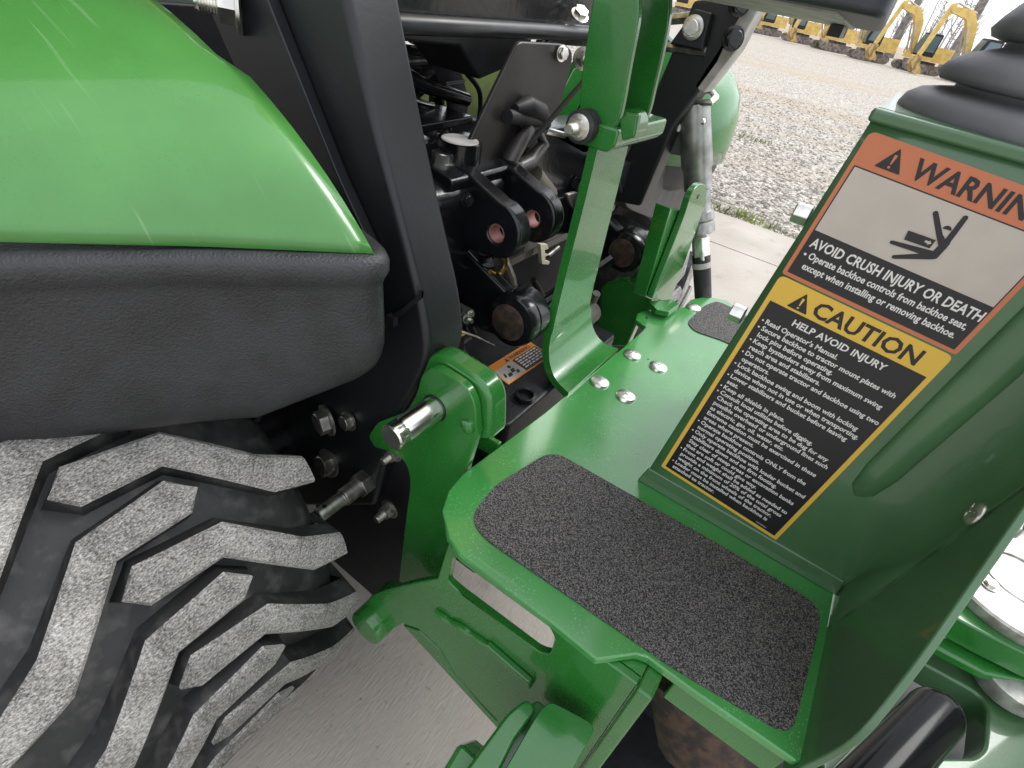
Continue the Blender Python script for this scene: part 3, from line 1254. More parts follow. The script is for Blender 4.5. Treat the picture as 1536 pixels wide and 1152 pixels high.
# ---- axle, transmission, brackets behind the near wheel
def drivetrain():
    m = MB()
    m.prism(rpoly([V(-1.2, .46, .22), V(-.60, .46, .22), V(-.60, .46, .74), V(-.66, .46, .82), V(-1.2, .46, .82)], .03, 3), (0, .74, 0))
    m.build('transmission', MATS.get('oily_black', BLACKM), T, bevel=.012)
    m = MB().prism(rpoly([V(-.598, .50, .12), V(-.505, .50, .14), V(-.49, .50, .62), V(-.52, .50, .78), V(-.598, .50, .80)], .02, 3), (0, .70, 0))
    m.build('rear_housing', mat('oily_black', (.008, .008, .009), .6, spec=.2, var=.4, vscale=12, bump=.4, bscale=50), T, bevel=.01)
    m = MB().tube([V(CXT, .24, CZT), V(CXT, 1.41, CZT)], [.075, .075], 24)
    m.lathe([(.11, .24), (.11, .32), (.08, .36)], V(CXT, 0, CZT), (0, 1, 0), 24)
    m.build('axle_housing', BLACK, T)
    m = MB().prism(rpoly([V(-.62, .425, .06), V(-.33, .425, .05), V(-.31, .425, .28), V(-.345, .425, .62), V(-.40, .425, .70), V(-.62, .425, .72)], .03, 3), (0, .03, 0))
    hp = m.build('hitch_plate', BLACKM, T, bevel=.004)
    y = .398
    place('bolt', M_BOLTD, hp, PY(492, 630, y), (-.25, -1, 0), 2.1)
    place('nut', M_BOLTD, hp, PY(524, 631, y), (-.1, -1, .1), 1.3)
    place('bolt', M_BOLTD, hp, PY(494, 694, y), (-.1, -1, .2), 2.1)
    place('stud', M_STUDD, hp, PY(585, 763, y), (0, -1, 0), 1.25)
    place('stud', M_STUDD, hp, PY(592, 680, y), (0, -1, 0), 1.0)
    # draw pin with a cross hole
    c = PY(548, 722, y) + V(0, .004, 0)
    m = MB()
    m.prism([c + V(.021 * math.cos(k * math.pi / 3), 0, .021 * math.sin(k * math.pi / 3)) for k in range(6)], (0, -.02, 0))
    m.lathe([(.0145, -.02), (.0145, -.05), (.0115, -.052), (.0115, -.095), (.0095, -.098)], c, (0, 1, 0), 24)
    pin = m.build('sway_pin', STEELD, hp, bevel=.001)
    hp2 = MB().lathe([(.0035, 0), (.0035, .0236)], c + V(-.0, -.084, -.0118), (0, 0, 1), 12)
    hp2.build('pin_hole', INK, T)


drivetrain()


def eye_arm(y, sgn, name):
    """a lower lift arm: a bar with a round eye and rusty ball face, near one at y"""
    q = lambda a, b: PY(a, b, .60)
    off = V(0, y - .60, 0)
    poly = [q(590, 282), q(622, 300), q(700, 390), q(752, 443), q(790, 480), q(745, 512), q(712, 500), q(640, 420), q(600, 360)]
    m = MB().prism([p + off + V(0, .012, 0) for p in poly], (0, .026, 0))
    arm = m.build('lift_arm', BLACK, T, bevel=.007, seg=3)
    c = q(765, 482) + off
    m = MB()
    m.lathe([(.030, -.004), (.040, -.002), (.043, .004), (.043, .018), (.0418, .020), (.043, .022), (.043, .046), (.040, .050), (.02, .05)], c, (0, 1, 0), 40)
    m.build('eye', BLACK, arm, smooth=30)
    m = MB().lathe([(.0292, -.006), (.027, -.0075), (.012, -.008)], c, (0, 1, 0), 32)
    m.build('ball_face', RUST, arm)
    return arm


eye_arm(.60, 1, 'a')
eye_arm(1.0, 1, 'b')


def hitch_castings():
    # lift casting with the top-link fork
    m = MB()
    m.prism(rpoly([V(-.64, .53, .60), V(-.47, .53, .62), V(-.44, .53, .88), V(-.47, .53, .895), V(-.64, .53, .905)], .015, 3), (0, .15, 0))
    cs = m.build('lift_casting', BLACK, T, bevel=.01, seg=3)
    place('bolt', M_BOLT, cs, V(-.497, .598, .902), (.05, 0, 1), 1.75)
    # two tines
    for y0, nm in ((.595, 0), (.688, 1)):
        cx, cz, R = -.392, .842, .040
        pl = []
        for k in range(13):
            a = -math.pi / 2 + math.pi * k / 12
            pl.append(V(cx + R * math.cos(a), y0, cz + R * math.sin(a)))
        pl += [V(-.46, y0, .905), V(-.52, y0, .905), V(-.52, y0, .79)]
        hole = [V(cx + .013 * math.cos(k * math.pi / 8), y0, cz - .004 + .013 * math.sin(k * math.pi / 8)) for k in range(16)]
        t = MB().holed(pl, [hole], (0, .030, 0)).build('top_link_tine', BLACK, T, bevel=.005, seg=3)
        b = MB().lathe([(.0131, .003), (.0131, .027), (.0118, .027), (.0118, .003)], V(cx, y0, cz - .004), (0, 1, 0), 24, close=True)
        b.build('bore', PINK, t)
    m = MB().prism(rpoly([V(-.55, .56, .86), V(-.455, .56, .86), V(-.445, .56, .90), V(-.55, .56, .915)], .01, 3), (0, .17, 0))
    m.build('fork_bridge', BLACK, T, bevel=.008, seg=3)
    # flat bracket with two small bolts on top of the casting
    m = MB().prism([V(-.68, .52, .925), V(-.545, .52, .925), V(-.56, .74, .925), V(-.70, .74, .925)], (0, 0, .012))
    br = m.build('valve_bracket', BLACK, T, bevel=.003)
    place('bolt', M_BOLT, br, PZ(620, 208, .937), (0, 0, 1), .95)
    place('bolt', M_BOLT, br, PZ(583, 205, .937), (0, 0, 1), .95)
    m = MB().lathe([(.032, -.09), (.032, 0), (.029, .004), (.026, .0055)], PZ(690, 210, .93), (0, 0, 1), 24)
    m.build('filler_cap', BLACK, T)
    m = MB().lathe([(.026, 0), (.025, .0015)], PZ(690, 210, .9362), (0, 0, 1), 24)
    m.build('cap_plate', GREYPAN, T)
    # hanging shield plate
    x = -.47
    q = lambda a, b: PX(a, b, x)
    pl = [q(778, 62), q(850, 66), q(862, 80), q(845, 150), q(800, 240), q(770, 262), q(700, 262), q(690, 245), q(735, 150)]
    m = MB().prism(rpoly(pl, [.01, .02, .02, .03, .04, .03, .02, .02, .03], 3), (-.008, 0, 0))
    sh = m.build('shield_plate', mat('bronze_black', (.022, .019, .018), .36, var=.3, vscale=12, bump=.1, bscale=60), T, bevel=.003)
    m = MB().tube([q(784, 190) + V(.012, 0, 0), q(772, 205) + V(.014, 0, 0), q(755, 235) + V(.014, 0, 0), q(762, 250) + V(.014, 0, 0), q(785, 238) + V(.014, 0, 0), q(805, 212) + V(.014, 0, 0), q(800, 195) + V(.01, 0, 0)],
                  [.010, .011, .012, .012, .012, .010, .006], 18)
    m.build('hook', mat('cast_hook', (.05, .045, .042), .38, var=.3, vscale=20), sh)
    m = MB().tube([q(765, 160) + V(.01, 0, 0), q(780, 155) + V(.012, 0, 0), q(800, 165) + V(.012, 0, 0), q(812, 185) + V(.01, 0, 0)], [.006, .014, .014, .008], 16)
    m.tube([q(752, 172) + V(.01, 0, 0), q(800, 178) + V(.01, 0, 0)], .01, 16)
    m.build('latch', BLACKM, sh)
    place('nut', M_BOLT, sh, q(808, 175) + V(.01, 0, 0), (1, -.3, .1), .7)
    # square flange nut and washer bolt on the plate's upper corner
    place('bolt', M_BOLT, sh, PX(842, 80, -.465), (1, -.2, .1), .9)
    place('bolt', M_STUDD, sh, PX(873, 88, -.45), (.8, -.5, .1), 1.2)
    # flat strut
    a, b = PX(884, 112, -.40), PX(795, 215, -.44)
    m = MB().obox((a + b) / 2, ((b - a) / 2, (.0, .006, .006), (.004, 0, 0)))
    m.build('strut', mat('satin_strut', (.07, .07, .07), .35, .5), T, bevel=.002)
    # bent wire handle
    m = MB().tube([PX(818, 196, -.5), PX(845, 203, -.5), PX(856, 196, -.5), PX(868, 168, -.5), PX(884, 138, -.5)], .006, 8)
    m.build('wire_handle', CHROME, T)
    # rear cover behind the green upright
    m = MB().prism(rpoly([V(-.56, .80, .60), V(-.56, 1.22, .60), V(-.56, 1.22, .92), V(-.56, .80, .92)], .03, 3), (.06, 0, 0))
    cv = m.build('rear_cover', BLACK, T, bevel=.008)
    place('bolt', M_BOLTB, cv, PX(862, 279, -.497), (1, 0, 0), 1.6)
    m = MB().box((-.505, .74, .70), (-.485, 1.25, .79))
    m.build('cross_rail', BLACK, T, bevel=.004)
    m = MB().tube([PX(800, 262, -.46), PX(820, 292, -.46)], [.016, .020], 16)
    m.build('plunger', mat('grey_plunger', (.18, .16, .13), .5, .3), T)
    m = MB().prism(rpoly([PX(858, 286, -.49), PX(885, 290, -.49), PX(878, 318, -.49), PX(855, 312, -.49), PX(845, 290, -.49)], .006, 2), (.01, 0, 0))
    m.build('valve_foot', STEELD, T, bevel=.003)
    # steel pipe, brass ring, cream clip
    m = MB().tube([PX(738, 352, -.42), PX(752, 380, -.42), PX(768, 418, -.42), PX(772, 450, -.42)], .0075, 12)
    m.build('hydraulic_pipe', STEEL, T)
    ring = [PX(744 + 14 * math.cos(a), 392 + 20 * math.sin(a), -.405) for a in [i * .35 - 1.6 for i in range(12)]]
    m = MB().tube(ring, .004, 8)
    m.build('brass_spring', BRASS, T)
    m = MB().tube([PX(722, 398, -.43), PX(738, 394, -.42)], [.014, .012], 10)
    m.build('hose_fitting', BLACK, T)
    m = MB()
    pl = [(805, 364), (816, 364), (818, 371), (812, 373), (813, 378), (819, 380), (813, 383), (813, 388), (820, 390), (818, 395), (808, 394)]
    m.prism([PX(a, b, -.44) for a, b in pl], (.008, 0, 0))
    m.build('cream_clip', CREAM, T, bevel=.001)
    m = MB().tube([PX(822, 384, -.445), PX(838, 371, -.445)], .004, 8)
    m.build('screw', STEELD, T)
    # lower black drawbar box with the label on it
    m = MB().prism(rpoly([V(-.46, .50, .62), V(-.262, .50, .62), V(-.262, .86, .62), V(-.46, .86, .62)], .01, 2), (0, 0, -.38))
    bx = m.build('drawbar_box', mat('box_black', (.010, .010, .012), .42, spec=.3, var=.3, vscale=40, bump=.35, bscale=160), T, bevel=.005)
    m = MB().lathe([(.0165, -.05), (.0165, .008), (.0125, .008), (.0125, -.05)], PZ(787, 597, .62), (0, 0, 1), 20, close=True)
    m.build('tube_socket', BLACK, bx)
    # diagonal black bars low behind
    m = MB().tube([V(-.46, .72, .56), V(-.36, .98, .70)], .012, 8)
    m.tube([V(-.52, .60, .70), V(-.38, .58, .60)], .009, 8)
    m.build('check_link', BLACK, T)


hitch_castings()


def hoses():
    m = MB()
    a, b = PX(640, 455, -.46), PX(672, 464, -.44)
    for i in range(10):
        m.lathe([(.007, 0), (.0095, .001), (.0095, .0025), (.007, .0036)], a.lerp(b, i / 10), (b - a), 12)
    m.build('corrugated_sleeve', BLACKM, T, smooth=30)
    for k, (pts, r, mm) in enumerate([
        ([(628, 430), (660, 440), (690, 470), (710, 500)], .008, BLACK),
        ([(625, 465), (650, 490), (668, 500), (690, 520), (705, 560)], .006, BLACKM),
        ([(630, 490), (655, 520), (690, 515), (705, 505)], .005, STEELD),
        ([(655, 440), (640, 470), (660, 510), (665, 560)], .009, BLACKM),
    ]):
        m = MB().tube([PX(x, y, -.42) for x, y in pts], r, 8)
        m.build('hose', mm, T)
    m = MB().tube([PX(645, 497, -.40), PX(660, 495, -.40), PX(672, 497, -.40)], .0025, 6)
    m.build('wire', PRINT, T)
    m = MB().tube([PX(685, 504, -.39), PX(695, 501, -.39)], .003, 6)
    m.build('wire', mat('orange_wire', (.7, .3, .06), .5), T)


hoses()


def more_lines():
    r = random.Random(31)
    runs = [
        ('hose', -.45, [(700, 395), (730, 430), (790, 455), (840, 430), (858, 380)], .0085, BLACKM),
        ('hose', -.47, [(640, 390), (690, 420), (720, 470), (735, 520)], .0075, BLACK),
        ('hose', -.44, [(800, 420), (815, 450), (812, 490), (800, 520)], .006, BLACKM),
        ('hose', -.46, [(620, 345), (650, 380), (700, 400)], .006, BLACK),
        ('brake_line', -.40, [(800, 500), (815, 470), (850, 430), (880, 400)], .004, BLACK),
        ('wire', -.39, [(805, 490), (815, 505), (824, 508)], .0018, STEELD),
        ('wire', -.39, [(806, 494), (812, 508), (822, 512)], .0016, STEELD),
        ('wire', -.40, [(640, 455), (652, 482), (650, 505), (662, 520)], .002, BLACKM),
        ('wire', -.40, [(646, 470), (668, 480), (676, 500), (700, 510)], .0022, STEELD),
        ('hose', -.56, [(830, 215), (850, 250), (840, 290), (812, 300)], .009, BLACKM),
        ('hose', -.58, [(560, 120), (600, 110), (640, 130), (700, 150)], .010, BLACK),
        ('cable', -.60, [(545, 145), (590, 150), (650, 200)], .004, GREYPAN),
        ('cable', -.57, [(700, 110), (720, 140), (715, 190), (690, 205)], .004, BLACKM),
        ('lever_rod', -.66, [(534, 85), (600, 92), (640, 90)], .006, STEELD),
        ('lever_rod', -.62, [(560, 118), (620, 150), (650, 158)], .004, CHROME),
    ]
    for nm, x, pts, rad, mm in runs:
        P = [PX(a, b, x) for a, b in pts]
        q_ = []
        for i in range(len(P) - 1):
            for k in range(5):
                t = k / 5
                p0, p1, p2, p3 = P[max(i - 1, 0)], P[i], P[i + 1], P[min(i + 2, len(P) - 1)]
                q_.append(.5 * ((2 * p1) + (p2 - p0) * t + (2 * p0 - 5 * p1 + 4 * p2 - p3) * t * t + (3 * p1 - p0 - 3 * p2 + p3) * t ** 3))
        q_.append(P[-1])
        MB().tube(q_, rad, 10).build(nm, mm, T, smooth=60)
    for (a, b, x, sc, mm) in ((826, 462, -.42, .9, M_BOLTD), (700, 478, -.40, .6, M_STUDD), (706, 470, -.40, .5, M_BOLT), (790, 268, -.45, .7, M_BOLTD), (700, 300, -.44, .8, M_BOLTB), (640, 380, -.47, .8, M_BOLTB)):
        place('bolt', mm, T, PX(a, b, x), (1, -.3, .2), sc)
    # hose clamps and a connector block
    for (a, b, x) in ((652, 428, -.41), (668, 448, -.41), (735, 425, -.43)):
        c = PX(a, b, x)
        MB().lathe([(.010, -.004), (.0112, -.003), (.0112, .003), (.010, .004)], c, (.2, .8, -.5), 14).build('hose_clamp', BLACK, T)
    MB().obox(PX(690, 470, -.42), ((.016, .006, -.004), (0, .010, .004), (0, -.004, .011))).build('connector_block', BLACKM, T, bevel=.002)
    MB().obox(PX(680, 520, -.40), ((.012, 0, 0), (0, .012, 0), (0, 0, .03))).build('connector_block', BLACKM, T, bevel=.002)


more_lines()
# a dry twig lying on the black box
tw = MB()
tw.tube([PX(640, 478, -.36), PX(665, 493, -.36), PX(690, 497, -.36), PX(715, 505, -.36), PX(742, 518, -.36)], [.002, .0018, .002, .0015, .0008], 6)
tw.tube([PX(690, 497, -.36), PX(693, 487, -.36)], [.0012, .0006], 5)
tw.tube([PX(665, 493, -.36), PX(645, 497, -.36)], [.0013, .0006], 5)
two = tw.build('dry_twig', TWIG)
two['label'] = 'thin dry twig caught above the black drawbar box'
two['category'] = 'twig'


def upper_frame():
    # pressed rails and rods under the seat, running across the tractor
    x = -.52
    q = lambda a, b: PX(a, b, x)
    m = MB().prism(rpoly([q(515, -30), q(1000, -20), q(905, 32), q(880, 46), q(540, 22), q(522, 5)], .012, 3), (-.04, 0, 0))
    m.build('seat_base', BLACK, T, bevel=.004)
    m = MB().tube([q(516, -10) + V(.02, 0, 0), q(524, 15) + V(.02, 0, 0), q(540, 28) + V(.02, 0, 0), q(640, 34) + V(.02, 0, 0), q(780, 42) + V(.02, 0, 0), q(905, 50) + V(.02, 0, 0)], .0105, 12)
    m.build('rail_tube', mat('satin_black', (.03, .03, .032), .3, var=.2, vscale=30), T)
    m = MB().prism([q(835, 32), q(905, 38), q(905, 70), q(800, 62)], (.02, 0, 0))
    rl = m.build('rail_end', BLACK, T, bevel=.003)
    place('bolt', M_BOLT, rl, q(853, 20) + V(.02, 0, 0), (.5, -.3, .8), 1.2)
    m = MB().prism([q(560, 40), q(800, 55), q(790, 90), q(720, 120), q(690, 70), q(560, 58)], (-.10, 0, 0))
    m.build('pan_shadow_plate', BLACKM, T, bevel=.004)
    x2 = -.70
    q2 = lambda a, b: PX(a, b, x2)
    m = MB().tube([q2(530, 70), q2(650, 84)], .012, 8)
    m.tube([q2(530, 100), q2(640, 98)], .022, 8)
    m.tube([q2(560, 172), q2(665, 168)], .012, 8)
    m.tube([q2(640, 100), q2(610, 125), q2(590, 150), q2(588, 175)], .03, 8)
    m.tube([q2(640, 65), q2(655, 80), q2(655, 180)], .014, 8)
    m.build('lever_frame', BLACK, T, bevel=0)
    m = MB().prism([q2(555, 165), q2(720, 180), q2(720, 225), q2(555, 215)], (-.2, 0, 0))
    m.build('floor_support', BLACKM, T, bevel=.004)
    m = MB().lathe([(.02, 0), (.02, .004), (.012, .008), (.010, .014)], q2(630, 64), (.1, -.1, 1), 16)
    m.build('lever_knob', BLACK, T)
    # belt webbing loop
    m = MB()
    fr = [(654, 70), (672, 68), (684, 88), (694, 122), (702, 150), (698, 176), (684, 184)]
    rows = []
    for i, (a, b) in enumerate(fr):
        wdt = [(-22, 8), (-30, 6), (-36, 8), (-34, 6), (-32, 6), (-30, 5), (-28, 6)][i]
        rows.append([PX(a + wdt[0], b + wdt[1], -.62), PX(a + wdt[0] * .5, b + wdt[1] * .5, -.615), PX(a, b, -.62)])
    m.grid(rows)
    belt = m.build('seat_belt', WEB, T, smooth=60, solid=.002)
    m = MB()
    for y0, y1 in (((670, 124), (698, 120)), ((673, 148), (701, 143)), ((670, 128), (699, 140)), ((671, 127), (697, 123))):
        a, b = PX(*y0, -.604), PX(*y1, -.604)
        m.tube([a, b], .0011, 5)
    m.build('stitch_line', STITCH, belt)
    m = MB().tube([PX(653, 186, -.62), PX(653, 202, -.62), PX(676, 202, -.62), PX(674, 184, -.62)], .003, 6)
    m.build('belt_bracket', STEELD, belt)
    # olive/green floor and far panels seen through the gaps
    m = MB().prism(rpoly([PX(575, 120, -.95), PX(640, 120, -.95), PX(760, 95, -.95), PX(760, 190, -.95), PX(600, 180, -.95)], .02, 3), (-.03, 0, 0))
    m.build('floor_panel', mat('olive_panel', (.13, .17, .05), .45, var=.3, vscale=8), T)
    m = MB().prism([PX(860, 105, -.62), PX(905, 60, -.62), PX(905, 190, -.62), PX(812, 202, -.62)], (-.02, 0, 0))
    m.build('green_panel', GREEN, T, bevel=.003)
    m = MB().prism([PX(835, 208, -.50), PX(870, 205, -.50), PX(896, 226, -.50), PX(875, 230, -.50)], (0, 0, .006))
    m.build('green_tab', GREEN, T, bevel=.002)


upper_frame()

# ---- seat, floor, hood and front axle: the tractor ahead of the hitch
def front_half():
    m = MB().prism(rpoly([V(-1.08, .50, 1.085), V(-.545, .50, 1.085), V(-.545, 1.15, 1.085), V(-1.08, 1.15, 1.085)], .08, 5), (0, 0, .05))
    st_ = m.build('driver_seat', BLACKM, T, bevel=.01)
    m = MB().prism(rpoly([V(-1.08, .54, 1.137), V(-.62, .54, 1.137), V(-.62, 1.11, 1.137), V(-1.08, 1.11, 1.137)], .1, 5), (0, 0, .09))
    m.build('cushion', mat('seat_yellow', (.6, .42, .04), .5), st_, bevel=.03, seg=3)
    m = MB().prism(rpoly([V(-.66, .55, 1.22), V(-.58, .55, 1.22), V(-.50, .55, 1.62), V(-.56, .55, 1.66)], .03, 4), (0, .55, 0))
    m.build('backrest', MATS['seat_yellow'], st_, bevel=.03, seg=3)
    m = MB().box((-2.0, .38, .40), (-1.22, 1.27, .44))
    m.box((-1.26, .46, .44), (-1.21, 1.19, .98))
    m.build('floor_deck', BLACKM, T, bevel=.006)
    m = MB().prism(rpoly([V(-3.0, .52, .55), V(-1.9, .52, .55), V(-1.85, .52, 1.20), V(-2.3, .52, 1.16), V(-2.95, .52, 1.0)], .08, 5), (0, .61, 0))
    m.build('hood', GREEN_F, T, bevel=.05, seg=3)
    m = MB().box((-2.7, .62, .28), (-1.3, 1.03, .54))
    m.build('engine_frame', BLACKM, T, bevel=.01)
    m = MB().tube([V(-1.85, .825, 1.1), V(-1.55, .825, 1.28)], .03, 10)
    m.lathe([(.17, -.012), (.185, 0), (.17, .012)], V(-1.55, .825, 1.28), (.8, 0, .6), 28, close=True)
    m.build('steering_wheel', BLACKM, T)
    for yy in (.36, 1.29):
        m = MB().lathe([(.12, -.10), (.22, -.11), (.25, -.08), (.255, 0), (.25, .08), (.22, .11), (.12, .10)], V(-2.35, yy, .255), (0, 1, 0), 32)
        m.build('front_wheel', RUBBER, T)


front_half()

# ---- quick couplers standing beyond the platform
cp = MB()
ya = 1.16
c0, c1 = PY(1042, 175, ya), PY(1048, 300, ya)
cdir = (PY(1050, 345, ya) - c0).normalized()
L = (PY(1050, 345, ya) - c0).length
cp.lathe([(.030, -.02), (.031, L * .42), (.028, L * .45), (.028, L * .62), (.024, L * .63), (.024, L * .82), (.029, L * .83), (.030, L * .90), (.027, L * .92), (.030, L * .95), (.030, L * 1.02), (.022, L * 1.04)], c0, cdir, 24)
qc = cp.build('quick_coupler', mat('coupler_grey', (.33, .33, .31), .35, .7, var=.25, vscale=30), T)
e0 = c0 + cdir * L * 1.04
m = MB()
m.prism([e0 + V(.021 * math.cos(k * math.pi / 3), .021 * math.sin(k * math.pi / 3), 0) for k in range(6)], cdir * .05)
m.build('coupler_nut', STEEL, qc, bevel=.002)
m = MB().tube([e0 + cdir * .045, e0 + cdir * .16, e0 + cdir * .22 + V(.02, 0, 0), e0 + cdir * .34 + V(.07, 0, 0)], [.019, .018, .018, .018], 16)
m.build('hose', RUBBER, qc)
m = MB().lathe([(.0195, .06), (.0195, .072)], e0, cdir, 16)
m.build('hose_band', GREYPAN, qc)
m = MB().prism([PY(1000, 178, 1.15), PY(1052, 182, 1.15), PY(1055, 240, 1.15), PY(985, 228, 1.15)], (0, .02, 0))
m.build('coupler_shroud', mat('shroud_grey', (.10, .12, .10), .4), T, bevel=.004)
for (yy, x0, x1) in ((148, 1012, 1074), (177, 1002, 1062)):
    pts = [PY(x0, yy, 1.15), PY(x0 + 30, yy + 6, 1.14), PY(x1 - 8, yy + 6, 1.14), PY(x1, yy - 2, 1.17), PY(x1 - 6, yy - 10, 1.2), PY(x0 + 36, yy - 14, 1.2)]
    MB().tube(pts, .006, 8).build('u_clamp', STEEL, T)
place('nut', M_BOLT, T, PY(1015, 188, 1.14), (.2, -1, 0), 1.0)

# ================================================================== BACKHOE
B = empty('backhoe', (.0, .72, 0), 'green backhoe attachment with step platform, control tower and warning labels at right', 'backhoe')
ZP = .63

# ---- platform
q = lambda a, b: PZ(a, b, ZP)
out = [q(690, 834), q(672, 806), q(663, 766), q(672, 736), q(694, 710), V(-.236, .56, ZP), q(925, 529), q(962, 497), q(968, 490), q(953, 479), q(955, 470), q(968, 465),
       q(1000, 468), q(1026, 460), q(1036, 449), q(1060, 444), q(1090, 450), V(-.04, 1.10, ZP), V(.17, 1.0, ZP), V(.182, .33, ZP), q(1195, 1143), q(1040, 1037), q(972, 987), q(955, 982), q(895, 990), q(830, 936)]
pl = MB().prism(out, (0, 0, -.011))
plat = pl.build('platform', GREEN_P, B, bevel=.0025)
# grip pads
gp = rpoly([q(706, 775), q(722, 806), q(1010, 1004), q(1186, 1108), q(1231, 930), q(1222, 905), q(1085, 822), q(838, 682), q(815, 684), q(742, 730)], [.02, .02, .0, .02, .02, .02, 0, .015, .015, .01], 5)
MB().prism([p + V(0, 0, .0004) for p in gp], (0, 0, .0014)).build('grip_pad', GRIT, plat)
gp = rpoly([q(1030, 484), q(1055, 460), q(1075, 452), q(1110, 468), q(1150, 500), q(1120, 530), q(1085, 512), q(1040, 497)], .015, 4)
MB().prism([p + V(0, 0, .0004) for p in gp], (0, 0, .0014)).build('grip_pad', GRIT, plat)
for i, (a, b) in enumerate(((899, 574), (948, 533), (938, 595), (987, 551), (1040, 462))):
    place('carriage_bolt', M_CARR, plat, q(a, b), (0, 0, 1), 1.3, spin=i * 1.3)
MB().lathe([(.004, -.002), (.004, .0005)], q(970, 477), (0, 0, 1), 4).build('square_hole', INK, plat)
MB().lathe([(.0018, -.002), (.0018, .0005)], q(972, 539), (0, 0, 1), 10).build('drill_hole', INK, plat)

# ---- slotted side plate and lower beam under the near edge
y = .298
q = lambda a, b: PY(a, b, y)
o_ = [V(-.200, y, .616), q(656, 868), q(622, 874), q(580, 885), q(556, 894), q(543, 912), q(541, 932), q(552, 952), q(574, 960), q(590, 944), q(604, 936), q(628, 944), q(662, 976),
      q(683, 1014), q(745, 1080), V(-.06, y, .30), V(.036, y, .30), V(.036, y, .6185)]
o_[0] = V(-.200, y, .6185)
slot = rpoly([q(677, 838), q(690, 838), q(822, 938), q(832, 958), q(824, 982), q(808, 978), q(686, 886), q(671, 872)], .006, 3)
sp_ = MB().holed(o_, [slot], (0, .010, 0))
side = sp_.build('side_plate', GREEN, B, bevel=.002)
# reinforcing strip and weld
a, b = q(735, 965), q(800, 1022)
MB().obox((a + b) / 2 + V(0, -.004, 0), ((b - a) / 2, (0, .004, 0), (-.002, 0, .007))).build('stiffener', GREEN, side, bevel=.002)
m = MB()
rw2 = random.Random(4)
a, b = q(655, 915), q(735, 965)
pts = [a.lerp(b, i / 14) + V(0, -.002, rw2.uniform(-.002, .002)) for i in range(15)]
m.tube(pts, [.004 + rw2.uniform(-.001, .0015) for _ in pts], 8)
m.build('weld_bead', GREEN, side)
# round bush at the hook
MB().lathe([(.028, -.02), (.030, -.016), (.030, .05), (.028, .054)], PY(562, 930, .30), (0, 1, 0), 28).build('hook_bush', GREEN, B)
# bottom flange of the beam, running away under the platform
m = MB().prism([q(604, 938), q(628, 946), q(662, 978), q(683, 1016), q(745, 1082), V(-.06, y, .302)], (0, .05, 0))
m.build('beam_flange', GREEN, B, bevel=.002)

# ---- mount plate with strap cap, pin
y = .392
q = lambda a, b: PY(a, b, y)
mp = [q(625, 590), q(632, 562), q(650, 548), q(700, 580), q(712, 605), q(716, 650), V(-.25, y, .63), V(-.252, y, .30), q(598, 872), q(606, 800), q(616, 720), q(608, 692), q(588, 678), q(562, 672), q(551, 655), q(566, 634), q(610, 618)]
mplate = MB().prism(rpoly(mp, [.01, .01, .015, .015, .01, 0, 0, 0, 0, .03, .03, .02, .005, .008, .012, .01, .02], 4), (0, .012, 0)).build('mount_plate', GREEN, B, bevel=.002)
y = .405
q = lambda a, b: PY(a, b, y)
MB().prism(rpoly([q(626, 600), q(626, 545), q(652, 528), q(738, 584), q(738, 662), q(700, 660)], [.0, .02, .02, .03, .01, 0], 6), (0, .034, 0)).build('strap_cap', GREEN, mplate, bevel=.008, seg=3)
c = PY(652, 612, .392)
m = MB().lathe([(.0162, .03), (.0162, -.055), (.0155, -.0565), (.0155, -.059), (.0162, -.0605), (.0162, -.072), (.0145, -.074), (.002, -.0735)], c, (0, 1, 0), 32)
m.build('mount_pin', CHROME, B, smooth=30)
MB().lathe([(.0185, .0005), (.0185, -.0012), (.0164, -.0012), (.0164, .0005)], c, (0, 1, 0), 28, close=True).build('pin_bore', INK, B)
# small gusset to platform and weld
a, b = PZ(712, 648, .632), PZ(748, 668, .632)
MB().obox((a + b) / 2 + V(0, .004, -.012), ((b - a) / 2, (0, .004, 0), (0, 0, .014))).build('gusset', GREEN, mplate, bevel=.002)
MB().lathe([(.010, 0), (.009, .005), (.004, .008)], PY(703, 638, .392), (0, -1, 0), 12).build('weld_bead', GREEN, mplate)

# ---- far mount: block, plate
y = 1.02
q = lambda a, b: PY(a, b, y)
fm = MB().prism(rpoly([q(900, 470), q(900, 428), q(938, 418), q(958, 430), q(962, 470), q(940, 520), q(880, 520)], [0, .02, .03, .03, .01, 0, 0], 5), (0, .03, 0)).build('mount_plate', GREEN, B, bevel=.004)
MB().prism(rpoly([q(940, 418), q(962, 408), q(980, 425), q(974, 470), q(958, 470), q(955, 440)], [.015, .03, .03, 0, 0, .02], 5), (0, .05, 0)).build('strap_cap', GREEN, fm, bevel=.006, seg=3)
m = MB().lathe([(.022, 0), (.022, -.05), (.020, -.052)], PX(886, 467, -.33), (0, 1, 0), 24)
fp = m.build('mount_pin', mat('dull_pin', (.12, .11, .095), .5, .6), B)
m = MB().tube([PX(884, 460, -.34), PX(895, 440, -.33)], .008, 10)
m.tube([PX(886, 480, -.34), PX(872, 510, -.35)], .010, 10)
m.build('pin_handle', mat('dull_grey', (.10, .09, .08), .6), B)


